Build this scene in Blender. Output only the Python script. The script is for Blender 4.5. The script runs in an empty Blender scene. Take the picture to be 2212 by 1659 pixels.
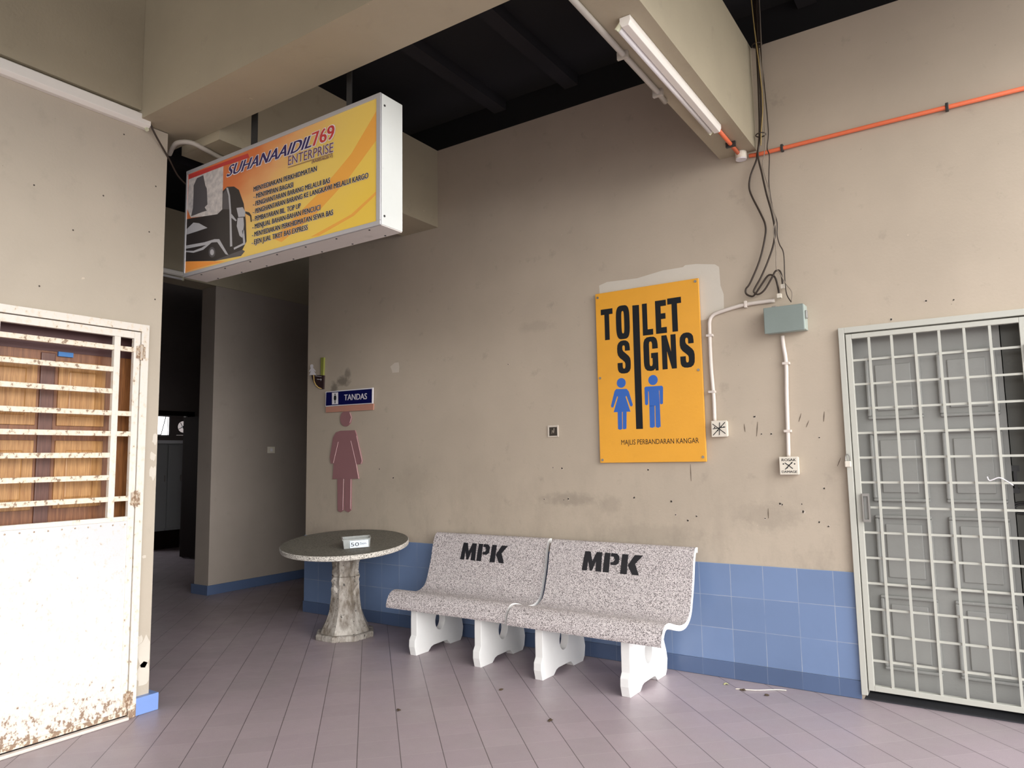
import bpy, bmesh, math, random
from mathutils import Vector, Matrix
random.seed(7)
SC = bpy.context.scene
COL = SC.collection
# ---------------------------------------------------------------- camera
cam_d = bpy.data.cameras.new('camera'); cam = bpy.data.objects.new('camera', cam_d); COL.objects.link(cam)
cam_d.sensor_fit = 'HORIZONTAL'; cam_d.sensor_width = 36.0; cam_d.lens = 24.9893
cam_d.clip_start = 0.05; cam_d.clip_end = 200
def cam_matrix(loc, yaw, pitch, roll):
    f = Vector((-math.sin(yaw)*math.cos(pitch), math.cos(yaw)*math.cos(pitch), math.sin(pitch)))
    r = Vector((math.cos(yaw), math.sin(yaw), 0)); u = r.cross(f)
    r2 = r*math.cos(roll)+u*math.sin(roll); u2 = -r*math.sin(roll)+u*math.cos(roll)
    m = Matrix((r2, u2, -f)).transposed().to_4x4(); m.translation = loc
    return m
cam.matrix_world = cam_matrix(Vector((1.6114, -4.5593, 1.3848)), 0.5881, 0.1039, -0.0171)
SC.camera = cam
# ---------------------------------------------------------------- light: overcast daylight from the open sides
w = bpy.data.worlds.new('world'); SC.world = w; w.use_nodes = True
nt = w.node_tree; bg = nt.nodes['Background']
tc = nt.nodes.new('ShaderNodeTexCoord'); sp = nt.nodes.new('ShaderNodeSeparateXYZ'); cr = nt.nodes.new('ShaderNodeValToRGB')
nt.links.new(tc.outputs['Generated'], sp.inputs[0]); nt.links.new(sp.outputs['Z'], cr.inputs[0]); nt.links.new(cr.outputs[0], bg.inputs[0])
cr.color_ramp.elements[0].position = 0.0; cr.color_ramp.elements[0].color = (1.0, 0.99, 0.98, 1)
cr.color_ramp.elements[1].position = 0.6; cr.color_ramp.elements[1].color = (0.90, 0.94, 1.0, 1)
bg.inputs[1].default_value = 2.35
sun_d = bpy.data.lights.new('hazy_sun', 'SUN'); sun_d.energy = 1.9; sun_d.angle = math.radians(60); sun_d.color = (1, 0.97, 0.93)
sun = bpy.data.objects.new('hazy_sun', sun_d); COL.objects.link(sun)
sun.rotation_euler = Vector((-0.85, 0.25, -0.42)).to_track_quat('-Z', 'Y').to_euler()
SC.view_settings.view_transform = 'Standard'; SC.view_settings.look = 'None'
SC.view_settings.gamma = 1; SC.view_settings.use_curve_mapping = False
SC.view_settings.exposure = 0.80
# ---------------------------------------------------------------- measured outlines, metres
D = {'box_text': [('MENYEDIAKAN PERKHIDMATAN', (-1.8189, 2.9418), (-1.2819, 2.9349)), ('- MENYIMPAN BAGASI', (-1.8174, 2.8981), (-1.4734, 2.8889)), ('- PENGHANTARAN BARANG MELALUI BAS', (-1.8198, 2.8529), (-1.1775, 2.8444)),
              ('- PENGHANTARAN BARANG KE LANGKAWI MELALUI KARGO', (-1.8208, 2.8075), (-0.8963, 2.8034)), ('- PEMBAYARAN BIL. TOP UP', (-1.8219, 2.7639), (-1.4073, 2.7558)),
              ('- MENJUAL BAHAN-BAHAN PENCUCI', (-1.8229, 2.7179), (-1.2509, 2.7123)), ('- MENYEDIAKAN PERKHIDMATAN SEWA BAS', (-1.824, 2.6719), (-1.1518, 2.6648)),
              ('- EJEN JUAL TIKET BAS EXPRESS', (-1.825, 2.6269), (-1.3483, 2.6234))],
 'box_head': [('SUHANAAIDIL', (-2.0806, 3.0944), (-1.3312, 3.082), (-2.0697, 3.1656)), ('769', (-1.329, 3.0814), (-1.151, 3.0823), (-1.1659, 3.1651)), ('ENTERPRISE', (-1.5176, 3.0244), (-1.1553, 3.0083), (-1.1593, 3.0653)),
              ('(RA0054628-V)', (-1.3219, 2.9987), (-1.1583, 2.9922), (-1.1585, 3.0091))],
 'bus': {'red_band': [(-2.4875, 3.211), (-1.883, 3.1909), (-1.8689, 3.1617), (-2.1254, 3.1735), (-2.4825, 3.1741)],
         'photo': [(-2.4826, 3.1759), (-2.1198, 3.1721), (-2.1194, 2.8979), (-2.1687, 2.878), (-2.4465, 2.9182), (-2.4953, 2.9828)],
         'machine': [(-2.4269, 3.1217), (-2.3916, 3.1631), (-2.3251, 3.1651), (-2.2998, 3.0919), (-2.2842, 3.0705), (-2.2721, 2.9659), (-2.3005, 2.9543), (-2.2776, 2.9273), (-2.3285, 2.9293), (-2.4021, 2.9269), (-2.4439, 2.9267),
                     (-2.427, 2.9771), (-2.4246, 3.0759)],
         'body': [(-2.504, 2.9166), (-2.4312, 2.9124), (-2.1689, 2.8824), (-2.1196, 2.9023), (-2.1216, 3.0154), (-2.0781, 3.0331), (-2.0095, 3.0188), (-1.9614, 2.9872), (-1.9117, 2.8913), (-1.8884, 2.7858), (-1.8774, 2.6589),
                  (-1.9149, 2.616), (-2.0205, 2.6099), (-2.1914, 2.5972), (-2.5001, 2.6448)],
         'pillar': [(-2.0862, 3.0289), (-2.0668, 3.0244), (-2.0456, 2.9722), (-2.0309, 2.8747), (-2.0115, 2.6546), (-2.033, 2.656), (-2.0473, 2.8782), (-2.0619, 2.9716)],
         'screen': [(-2.1208, 2.9979), (-2.0857, 3.0158), (-2.0614, 2.9585), (-2.0476, 2.8868), (-2.114, 2.9011)],
         'plate': [(-1.9801, 2.8808), (-1.9202, 2.873), (-1.8941, 2.8389), (-1.8984, 2.8113), (-1.9592, 2.8206)],
         'grille': [(-1.967, 2.8171), (-1.9114, 2.8089), (-1.9045, 2.764), (-1.9174, 2.6873), (-1.9443, 2.7049), (-1.9732, 2.7694)],
         'stripe_a': [(-2.4975, 2.8519), (-2.4146, 2.8803), (-2.3546, 2.8636), (-2.2652, 2.8166), (-2.3817, 2.8157), (-2.4865, 2.8164)],
         'stripe_b': [(-2.498, 2.7466), (-2.29, 2.7311), (-2.1903, 2.7315), (-2.1411, 2.7221), (-2.0473, 2.6079), (-2.0748, 2.6178), (-2.1613, 2.7079), (-2.2178, 2.7159), (-2.3023, 2.6861), (-2.4047, 2.6851), (-2.4957, 2.7049),
                      (-2.4932, 2.7134), (-2.4053, 2.6976), (-2.3175, 2.702), (-2.2747, 2.7116), (-2.4969, 2.7257)],
         'front_line': [(-1.9191, 2.7335), (-1.9034, 2.7321), (-1.8873, 2.6442), (-1.9945, 2.6304), (-1.9977, 2.6428), (-1.9084, 2.6547)],
         'mirror_a': [(-2.0466, 2.8609), (-2.0232, 2.8518), (-1.9745, 2.8035), (-1.9851, 2.8014), (-2.0404, 2.8409)],
         'mirror_b': [(-1.8942, 2.8414), (-1.8574, 2.8277), (-1.8374, 2.8044), (-1.8322, 2.766), (-1.8425, 2.7681), (-1.8502, 2.8029), (-1.8938, 2.8287)],
         'shadow': [(-1.9942, 2.622), (-1.9149, 2.616), (-1.891, 2.6034), (-1.9266, 2.5808), (-2.1913, 2.5954), (-2.1574, 2.617)],
         'orange_strip': [(-2.5031, 2.6435), (-2.1912, 2.5937), (-2.0731, 2.5752), (-2.3553, 2.5814), (-2.5011, 2.5788)],
         'arc_a': [(-0.8423, 3.1446), (-0.8417, 2.9902), (-1.0518, 2.8296), (-1.2834, 2.7), (-1.5661, 2.5965), (-1.6388, 2.6302), (-1.2634, 2.8108), (-1.0224, 2.9644)],
         'arc_b': [(-0.8426, 2.7233), (-0.8425, 2.7061), (-0.9991, 2.6291), (-1.2595, 2.5747), (-1.3253, 2.5813), (-1.0194, 2.6407)],
         'wheel': [(-2.1768, 2.6479), (-2.1789, 2.6358), (-2.1857, 2.6264), (-2.1964, 2.6212), (-2.2093, 2.6209), (-2.2225, 2.6257), (-2.234, 2.6349), (-2.2419, 2.6469), (-2.2451, 2.6601), (-2.2431, 2.6724), (-2.2361, 2.6818),
                   (-2.2253, 2.687), (-2.2123, 2.6871), (-2.1991, 2.6822), (-2.1878, 2.673), (-2.18, 2.661)],
         'hub': [(-2.191, 2.6504), (-2.1932, 2.6414), (-2.2001, 2.6356), (-2.21, 2.6348), (-2.22, 2.6392), (-2.2277, 2.6475), (-2.2308, 2.6576), (-2.2285, 2.6667), (-2.2215, 2.6724), (-2.2117, 2.6732), (-2.2016, 2.6688),
                 (-2.194, 2.6605)]},
 'box_corner': [(-2.5006, 3.2261), (-0.8088, 3.2376), (-0.8133, 2.5476), (-2.5174, 2.5431), (-2.4735, 3.2057), (-0.8426, 3.2186), (-0.8448, 2.5697), (-2.503, 2.5568)],
 'glyph': {'T1': [(-0.6356, 2.4319), (-0.5428, 2.2082)],
           'O': [(-0.5188, 2.4416), (-0.4142, 2.2015)],
           'I': [(-0.388, 2.4343), (-0.3689, 1.567)],
           'L': [(-0.3185, 2.4311), (-0.243, 2.209)],
           'E': [(-0.2223, 2.4382), (-0.144, 2.2098)],
           'T2': [(-0.1343, 2.443), (-0.0371, 2.2114)],
           'S1': [(-0.5187, 2.1921), (-0.4167, 1.9584)],
           'G': [(-0.319, 2.1962), (-0.2143, 1.9599)],
           'N': [(-0.186, 2.1946), (-0.0851, 1.9628)],
           'S2': [(-0.0609, 2.1965), (0.0402, 1.9608)]},
 'bar': [(-0.3903, 2.4305), (-0.3403, 2.4279), (-0.3434, 1.568), (-0.3935, 1.5689)],
 'sign': [(-0.6785, 2.544), (0.0877, 2.5557), (0.0835, 1.34), (-0.6674, 1.3414)],
 'woman': [(-0.5328, 1.8542), (-0.4534, 1.8498), (-0.4388, 1.8306), (-0.4119, 1.7374), (-0.4188, 1.7258), (-0.4317, 1.7285), (-0.4574, 1.8015), (-0.4642, 1.7949), (-0.431, 1.6903), (-0.5586, 1.6927), (-0.5215, 1.7984),
           (-0.528, 1.8029), (-0.5596, 1.7273), (-0.5731, 1.726), (-0.5784, 1.7365), (-0.5467, 1.8409)],
 'woman_l': [[(-0.5285, 1.6932), (-0.4954, 1.6915), (-0.4975, 1.5727), (-0.5142, 1.5673), (-0.5295, 1.5739)], [(-0.4899, 1.6912), (-0.4604, 1.6908), (-0.4657, 1.5755), (-0.479, 1.57), (-0.4931, 1.5725)]],
 'woman_h': [(-0.4937, 1.8943), (-0.4596, 1.8918)],
 'man': [(-0.3131, 1.8552), (-0.1959, 1.8538), (-0.188, 1.8435), (-0.1926, 1.733), (-0.2052, 1.7278), (-0.2142, 1.7342), (-0.2137, 1.8226), (-0.2178, 1.8229), (-0.2157, 1.7225), (-0.2909, 1.7208), (-0.2922, 1.8209),
         (-0.2964, 1.8212), (-0.2988, 1.735), (-0.3096, 1.7267), (-0.322, 1.7344), (-0.3219, 1.8478)],
 'man_l': [[(-0.2908, 1.7227), (-0.2531, 1.7226), (-0.2568, 1.5795), (-0.2737, 1.5723), (-0.2924, 1.5769)], [(-0.2479, 1.7223), (-0.2157, 1.7225), (-0.2154, 1.5798), (-0.2322, 1.5707), (-0.2506, 1.5773)]],
 'man_h': [(-0.2576, 1.8969), (-0.2233, 1.8943)],
 'majlis': [(-0.5081, 1.4636), (0.043, 1.4623), (-0.5068, 1.4987)],
 'patch': [(-0.652, 2.5317), (-0.655, 2.6174), (-0.5908, 2.6342), (-0.3611, 2.6245), (-0.1674, 2.6497), (-0.0231, 2.649), (-0.0074, 2.6603), (0.0675, 2.6556), (0.1936, 2.6322), (0.2213, 2.6101), (0.2249, 2.4839), (0.2429, 2.4235),
           (0.2402, 2.3282), (0.1785, 2.3123), (0.1236, 2.2711), (0.0895, 2.2705), (-0.2873, 2.2968)],
 'tandas': [(-3.5102, 2.0317), (-2.9008, 2.0288), (-2.9028, 1.8873), (-3.511, 1.8925)],
 'tandas_blue': [(-3.5004, 2.0244), (-2.9101, 2.0183), (-2.9115, 1.8934), (-3.5043, 1.8999)],
 'tandas_pict': [(-3.4222, 2.0162), (-3.3396, 2.0154), (-3.3383, 1.9062), (-3.4208, 1.9078)],
 'tandas_txt': [(-3.2616, 1.9357), (-2.9727, 1.9306), (-3.2622, 1.9865)],
 'pink_strip': [(-3.5138, 1.8907), (-2.9002, 1.8853), (-2.9051, 1.8317), (-3.5159, 1.8379)],
 'blade_green': [(-3.5843, 2.3608), (-3.5438, 2.359), (-3.5498, 2.1906), (-3.5845, 2.1941)],
 'blade_black': [(-3.7164, 2.2058), (-3.5729, 2.1932), (-3.5429, 2.1893), (-3.5478, 2.0599), (-3.5766, 2.0618), (-3.6174, 2.0765), (-3.6588, 2.1073), (-3.6887, 2.1415)],
 'blade_yellow': [(-3.6898, 2.2057), (-3.6751, 2.2045), (-3.67, 2.1481), (-3.6471, 2.1105), (-3.6117, 2.0841), (-3.564, 2.0669), (-3.5651, 2.0611), (-3.6115, 2.0722), (-3.6528, 2.1029), (-3.6799, 2.1408)],
 'blade_fig': [(-3.7235, 2.2728), (-3.7296, 2.2814), (-3.733, 2.3019), (-3.7153, 2.3092), (-3.6946, 2.3058), (-3.6867, 2.2938), (-3.6899, 2.274), (-3.6522, 2.2387), (-3.6597, 2.2313), (-3.6877, 2.2517), (-3.6458, 2.2022),
               (-3.7461, 2.2061), (-3.7172, 2.2501), (-3.7389, 2.2358), (-3.7497, 2.2427)],
 'blade_txt': [(-3.6602, 2.1893), (-3.5727, 2.1757), (-3.6603, 2.1985)],
 'blade_arrow': [(-3.6333, 2.1593), (-3.5723, 2.1507)],
 'pink': [(-3.3204, 1.6611), (-3.1329, 1.6595), (-3.1112, 1.6136), (-3.0395, 1.393), (-3.0462, 1.3585), (-3.0853, 1.352), (-3.112, 1.3542), (-3.0787, 1.2254), (-3.4182, 1.2227), (-3.4052, 1.361), (-3.4438, 1.3635),
          (-3.4565, 1.4189), (-3.4157, 1.6027), (-3.3792, 1.6478)],
 'pink_l': [[(-3.3549, 1.2249), (-3.2719, 1.225), (-3.2689, 0.9455), (-3.312, 0.9245), (-3.3485, 0.9385)], [(-3.2575, 1.225), (-3.1745, 1.2252), (-3.1763, 0.9479), (-3.2115, 0.9272), (-3.2545, 0.9409)]],
 'pink_h': [(-3.2516, 1.7705), (-3.1795, 1.7673)],
 'pink_lines': [[(-3.3457, 1.5598), (-3.4082, 1.3672)], [(-3.1819, 1.5655), (-3.1134, 1.3592), (-3.0815, 1.2273)], [(-3.1112, 1.6086), (-3.0394, 1.3831), (-3.0532, 1.3586)], [(-3.2719, 1.223), (-3.2804, 0.9452)],
                [(-3.1788, 1.2232), (-3.1834, 0.9576)], [(-3.1986, 1.8189), (-3.1767, 1.7773), (-3.1978, 1.7296)]],
 'smudge': [(-3.4989, 2.1796), (-3.3859, 2.1812), (-3.3265, 2.1868), (-3.253, 2.1913), (-3.2207, 2.1578), (-3.2302, 2.0968), (-3.3256, 2.1141), (-3.4145, 2.079), (-3.4744, 2.057), (-3.5053, 2.0959)],
 'plaster': [(-2.7094, 2.2014), (-2.6565, 2.2312), (-2.6105, 2.232), (-2.6014, 2.1921), (-2.6067, 2.1437), (-2.6828, 2.145), (-2.6935, 2.1754)],
 'wires': {'A': [(0.5104, 3.2948), (0.5008, 3.2504), (0.4632, 3.1661), (0.4502, 3.0989), (0.4602, 3.0344), (0.5118, 2.8996), (0.5365, 2.8181), (0.5286, 2.7359), (0.4889, 2.5988), (0.4238, 2.4651), (0.3963, 2.4312),
                 (0.3948, 2.401), (0.4195, 2.3808), (0.4451, 2.3824), (0.4954, 2.4466), (0.5337, 2.4933), (0.5622, 2.4925), (0.5818, 2.4632), (0.5975, 2.3643)],
           'B': [(0.5177, 3.2929), (0.5361, 3.1561), (0.5576, 3.0124), (0.5831, 2.8846), (0.595, 2.7761), (0.5832, 2.6878), (0.5459, 2.589), (0.4978, 2.4914), (0.4504, 2.4156), (0.4529, 2.3926), (0.4776, 2.3815), (0.5149, 2.4061),
                 (0.5612, 2.4739), (0.5844, 2.5113), (0.609, 2.5111), (0.6208, 2.472), (0.6229, 2.4198)],
           'C': [(0.5804, 3.3076), (0.5903, 3.2508), (0.5826, 3.1448), (0.5791, 3.0535), (0.5917, 2.9132), (0.6136, 2.8177), (0.6105, 2.7354), (0.6213, 2.6733), (0.6423, 2.6097), (0.6408, 2.454), (0.6459, 2.3573),
                 (0.6704, 2.3025)],
           'D': [(0.5666, 3.2802), (0.5499, 3.1837), (0.5773, 3.0462), (0.5863, 2.9448), (0.6088, 2.8338), (0.5942, 2.7612), (0.6022, 2.6468), (0.5977, 2.5241), (0.6116, 2.4958), (0.6491, 2.4158), (0.6804, 2.3597),
                 (0.6738, 2.302)]},
 'conduit_l': [(0.1497, 1.5993), (0.1506, 1.7586), (0.1428, 1.9577), (0.1438, 2.1869), (0.147, 2.2538), (0.1679, 2.2896), (0.2165, 2.3074), (0.3761, 2.3336), (0.5638, 2.3356), (0.5976, 2.3172)],
 'conduit_r': [(0.5966, 2.1079), (0.6001, 2.0442), (0.6095, 1.9353), (0.6022, 1.7393), (0.5969, 1.5183), (0.5927, 1.3648)],
 'lbars': [2.04, 1.917, 1.794, 1.672, 1.558, 1.439, 1.316, 1.197],
 'lmisc': {'hinges': [(-2.43, -2.367, 2.027), (-2.43, -2.368, 1.193), (-2.43, -2.367, 0.103)],
           'tag': [(-2.43, -2.749, 2.009), (-2.43, -2.678, 1.992)],
           'vbar': [(-2.43, -2.518, 2.121), (-2.43, -2.48, 2.126), (-2.43, -2.505, 1.106), (-2.43, -2.47, 1.103)]},
 'wood': {'stile': [(-2.53, -2.843, 1.963), (-2.53, -2.771, 1.958), (-2.53, -2.849, 1.164), (-2.53, -2.76, 1.134)],
          'transom': [(-2.53, -2.819, 2.02)],
          'p': [(-2.53, -2.759, 1.96), (-2.53, -2.477, 1.923), (-2.53, -2.754, 1.598), (-2.53, -2.476, 1.592), (-2.53, -2.762, 1.524), (-2.53, -2.485, 1.501), (-2.53, -2.757, 1.158), (-2.53, -2.484, 1.165),
                (-2.53, -2.851, 1.999)],
          'right': [(-2.53, -2.46, 2.14), (-2.53, -2.353, 2.155)]},
 'gpan': [1.944, 1.574, 1.503, 1.099, 1.022, 0.619, 0.571, 0.157],
 'gpanx': [1.061, 1.322, 1.397, 1.675, 1.171, 1.719],
 'glatch': [(1.72, 0.12, 1.264), (1.718, 0.12, 1.093)],
 'pipe_beam': [(0.285, -2.047, 3.31), (0.276, -1.081, 3.31), (0.282, -1.609, 3.31), (0.352, 0.05, 3.31), (0.43, -0.011, 3.31)],
 'backroom': {'win': [(-10.6, 2.454, 2.249), (-10.6, 2.665, 1.883), (-10.6, 2.583, 2.254), (-10.6, 2.525, 1.939), (-10.6, 2.888, 2.106), (-10.6, 2.892, 1.996), (-10.6, 2.96, 2.108), (-10.6, 2.467, 1.896)],
              'cab': [(-9.7, 1.951, 1.798), (-9.7, 2.372, 1.811), (-9.7, 2.112, 1.746), (-9.7, 2.003, 0.341), (-9.7, 2.364, 0.309), (-9.7, 2.374, 1.749)],
              'lint': [(-8.5, 1.247, 2.135), (-8.5, 1.876, 2.14), (-8.5, 1.701, 2.098), (-8.5, 1.746, 0.701)]},
 'floorpts': [(-2.397, -2.355, 0.0), (-2.41, -2.212, 0.0), (-2.409, -2.386, 0.0), (-2.443, -2.965, 0.0), (0.924, 0.045, 0.0), (1.657, 0.029, 0.0)],
 'upipe': [(-2.931, -1.95, 3.552), (-2.848, -1.95, 3.563), (-2.683, -1.95, 3.522), (-2.522, -1.95, 3.443), (-2.317, -1.95, 3.321)],
 'holes': [(-1.46, 2.113), (-1.076, 1.31), (-1.001, 1.303), (-1.158, 1.079), (-0.992, 1.075), (-0.953, 1.083), (-0.438, 1.101), (-0.172, 1.081), (-0.328, 1.29), (0.524, 1.08), (0.65, 1.08), (0.431, 0.988), (0.792, 0.954),
           (-0.144, 0.994), (-0.063, 0.96), (0.494, 1.507), (0.436, 1.507), (-2.836, 1.31), (-2.672, 1.234), (0.771, 1.476), (0.78, 1.175), (0.399, 1.618), (0.537, 1.075), (0.655, 1.036), (0.742, 0.976), (1.374, 2.223),
           (1.506, 2.21), (1.195, 2.14), (-0.003, 0.989)],
 'socket_hole': [(-1.108, 1.616), (-1.026, 1.537)]}
# ---------------------------------------------------------------- materials
def rgb(h):
    c = [int(h[i:i+2], 16)/255 for i in (0, 2, 4)]
    return tuple((x/12.92 if x <= .04045 else ((x+.055)/1.055)**2.4) for x in c)+(1,)
def new_mat(name, col, rough=.6, metal=0, spec=.5):
    m = bpy.data.materials.new(name); m.use_nodes = True; b = m.node_tree.nodes['Principled BSDF']
    b.inputs['Base Color'].default_value = col if len(col) == 4 else tuple(col)+(1,)
    b.inputs['Roughness'].default_value = rough; b.inputs['Metallic'].default_value = metal
    b.inputs['Specular IOR Level'].default_value = spec
    return m
class NT:
    def __init__(s, m): s.t = m.node_tree; s.b = s.t.nodes['Principled BSDF']
    def n(s, typ, **k):
        nd = s.t.nodes.new(typ)
        for a, v in k.items(): setattr(nd, a, v)
        return nd
    def l(s, a, b): s.t.links.new(a, b)
    def co(s, scale=(1, 1, 1), rot=(0, 0, 0), loc=(0, 0, 0)):
        g = s.n('ShaderNodeNewGeometry'); mp = s.n('ShaderNodeMapping')
        mp.inputs['Scale'].default_value = scale; mp.inputs['Rotation'].default_value = rot; mp.inputs['Location'].default_value = loc
        s.l(g.outputs['Position'], mp.inputs['Vector']); return mp.outputs[0]
    def noise(s, vec, scale, detail=4, rough=.6):
        nd = s.n('ShaderNodeTexNoise'); nd.inputs['Scale'].default_value = scale; nd.inputs['Detail'].default_value = detail
        nd.inputs['Roughness'].default_value = rough; s.l(vec, nd.inputs['Vector']); return nd.outputs['Fac']
    def ramp(s, fac, p0, p1, c0=(0, 0, 0, 1), c1=(1, 1, 1, 1), mode='LINEAR'):
        r = s.n('ShaderNodeValToRGB'); e = r.color_ramp.elements; r.color_ramp.interpolation = mode
        e[0].position = p0; e[1].position = p1; e[0].color = c0; e[1].color = c1; s.l(fac, r.inputs[0]); return r.outputs[0]
    def mix(s, fac, a, b, mode='MIX'):
        m = s.n('ShaderNodeMix', data_type='RGBA', blend_type=mode)
        for val, sock in ((fac, m.inputs[0]), (a, m.inputs[6]), (b, m.inputs[7])):
            if hasattr(val, 'default_value'): s.l(val, sock)
            else: sock.default_value = val
        return m.outputs[2]
    def math(s, op, a, b=None, c=None):
        m = s.n('ShaderNodeMath', operation=op)
        for v, i in ((a, 0), (b, 1), (c, 2)):
            if v is None: continue
            if hasattr(v, 'default_value'): s.l(v, m.inputs[i])
            else: m.inputs[i].default_value = v
        return m.outputs[0]
    def bump(s, h, strength=.3, dist=.01):
        b = s.n('ShaderNodeBump'); b.inputs['Strength'].default_value = strength; b.inputs['Distance'].default_value = dist
        s.l(h, b.inputs['Height']); s.l(b.outputs[0], s.b.inputs['Normal'])
    def base(s, c): s.l(c, s.b.inputs['Base Color'])
def mul(c, k): return tuple(min(1, x*k) for x in c[:3])+(1,)

def paint_mat(name, col, dirt=.35, rough=.75, grime=None, blobs=()):
    m = new_mat(name, col, rough); t = NT(m); v = t.co()
    a = t.ramp(t.noise(v, 1.3, 5, .6), .35, .7)
    c = t.mix(a, mul(col, .93), mul(col, 1.05))
    b = t.ramp(t.noise(v, 7, 6, .65), .60, .74)
    c = t.mix(t.math('MULTIPLY', b, dirt), c, mul(col, .62))
    sp_ = t.ramp(t.noise(v, 46, 3, .5), .74, .77)
    c = t.mix(t.math('MULTIPLY', sp_, dirt*1.3), c, mul(col, .32))
    wp = t.ramp(t.noise(t.co(loc=(5, 3, 9)), 30, 3, .5), .755, .775)
    c = t.mix(t.math('MULTIPLY', wp, .55), c, mul(col, 1.45))
    if grime:   # streaky wear band low on the wall
        z0, z1 = grime
        s_ = t.n('ShaderNodeSeparateXYZ'); t.l(v, s_.inputs[0])
        band = t.math('MULTIPLY', t.ramp(s_.outputs[2], z0, z0+.0001), 1)
        mr = t.n('ShaderNodeMapRange'); mr.inputs[1].default_value = z1; mr.inputs[2].default_value = z0; t.l(s_.outputs[2], mr.inputs[0])
        st = t.ramp(t.noise(t.co(scale=(1, 1, .55)), 4.5, 6, .7), .47, .68)
        f = t.math('MULTIPLY', t.math('MULTIPLY', st, mr.outputs[0]), .42)
        c = t.mix(f, c, mul(col, .55))
    for (bx_, bz_, rx, rz, k, st_) in blobs:      # smoke and hand marks with ragged soft edges
        s_ = t.n('ShaderNodeSeparateXYZ'); t.l(v, s_.inputs[0])
        ex = t.math('DIVIDE', t.math('SUBTRACT', s_.outputs[0], bx_), rx); ez = t.math('DIVIDE', t.math('SUBTRACT', s_.outputs[2], bz_), rz)
        rr_ = t.math('SQRT', t.math('ADD', t.math('MULTIPLY', ex, ex), t.math('MULTIPLY', ez, ez)))
        rr_ = t.math('ADD', rr_, t.math('MULTIPLY', t.math('SUBTRACT', t.noise(v, 18, 5, .7), .5), 1.6))
        f = t.ramp(rr_, .45, 1.05, (st_, st_, st_, 1), (0, 0, 0, 1)); c = t.mix(f, c, mul(col, k))
    t.base(c); t.bump(t.noise(v, 60, 4), .12, .006)
    return m
WALL = (.47, .395, .31, 1)
M = {}
M['wall'] = paint_mat('wall_paint', WALL, .45, .7, (.7, 1.55), [(-3.30, 2.12, .10, .06, .38, .85), (-3.42, 2.06, .06, .07, .35, .8), (-3.24, 2.18, .05, .06, .4, .7), (-.95, 1.08, .28, .06, .55, .5), (-.62, 1.05, .10, .08, .6, .4), (-1.20, 2.38, .20, .05, .72, .4), (.45, 1.0, .25, .10, .62, .4), (-2.45, 1.20, .25, .2, .75, .35), (-.35, .86, .5, .08, .6, .3)])
M['beam'] = paint_mat('beam_paint', (.40, .345, .245, 1), .25)
M['left_wall'] = paint_mat('left_wall_paint', (.47, .41, .33, 1), .25)
M['patch'] = paint_mat('filler_patch', (.62, .57, .49, 1), .1)
M['smudge'] = paint_mat('smudge', (.20, .165, .125, 1), .5)
M['hole'] = new_mat('dark_hole', (.05, .04, .03), .9)
M['scratch'] = new_mat('scratch', (.15, .115, .085), .9)
M['chip'] = new_mat('pale_chip', (.60, .53, .45), .9)
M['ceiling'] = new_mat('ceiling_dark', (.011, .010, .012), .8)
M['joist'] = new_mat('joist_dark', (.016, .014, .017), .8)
M['black'] = new_mat('black_paint', (.012, .012, .016), .5)
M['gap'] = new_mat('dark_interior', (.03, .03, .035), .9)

def floor_mat():
    m = new_mat('floor_tile', (.3, .3, .3), .34); t = NT(m); v = t.co(rot=(0, 0, -math.pi/4))
    s_ = t.n('ShaderNodeSeparateXYZ'); t.l(v, s_.inputs[0])
    def line(sock, off, half):
        a = t.math('ADD', sock, 40.0-off); f = t.math('FRACT', t.math('MULTIPLY', a, 5.0))
        d = t.math('MINIMUM', f, t.math('SUBTRACT', 1.0, f))
        return t.math('LESS_THAN', d, half*5.0), t.math('FLOOR', t.math('MULTIPLY', a, 5.0))
    l1, i1 = line(s_.outputs[0], .059, .0020); l2, i2 = line(s_.outputs[1], -.01, .0014)
    cv = t.n('ShaderNodeCombineXYZ'); t.l(i1, cv.inputs[0]); t.l(i2, cv.inputs[1])
    wn = t.n('ShaderNodeTexWhiteNoise'); t.l(cv.outputs[0], wn.inputs[0])
    base = (.365, .295, .315, 1)
    c = t.mix(wn.outputs[0], mul(base, .95), mul(base, 1.05))
    g = t.co()
    c = t.mix(t.math('MULTIPLY', t.ramp(t.noise(g, 2.2, 6, .65), .42, .72), .35), c, (.33, .30, .285, 1))
    c = t.mix(t.math('MULTIPLY', t.ramp(t.noise(g, 260, 2, .5), .52, .62), .22), c, mul(base, .6))
    c = t.mix(t.math('MULTIPLY', t.ramp(t.noise(g, 24, 5, .6), .70, .76), .5), c, mul(base, .4))
    c = t.mix(t.math('MULTIPLY', l2, .40), c, (.52, .46, .45, 1))
    c = t.mix(t.math('MULTIPLY', l1, .85), c, (.075, .06, .06, 1))  # groove shade painted as dark joints in one direction
    t.base(c)
    h = t.math('SUBTRACT', t.math('MULTIPLY', t.noise(g, 240, 2), .12), t.math('MAXIMUM', l1, l2)); t.bump(h, .35, .002)
    r = t.ramp(t.noise(g, 5, 4), .3, .7, (.30, .30, .30, 1), (.48, .48, .48, 1)); t.l(r, t.b.inputs['Roughness'])
    return m
M['floor'] = floor_mat()
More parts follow.
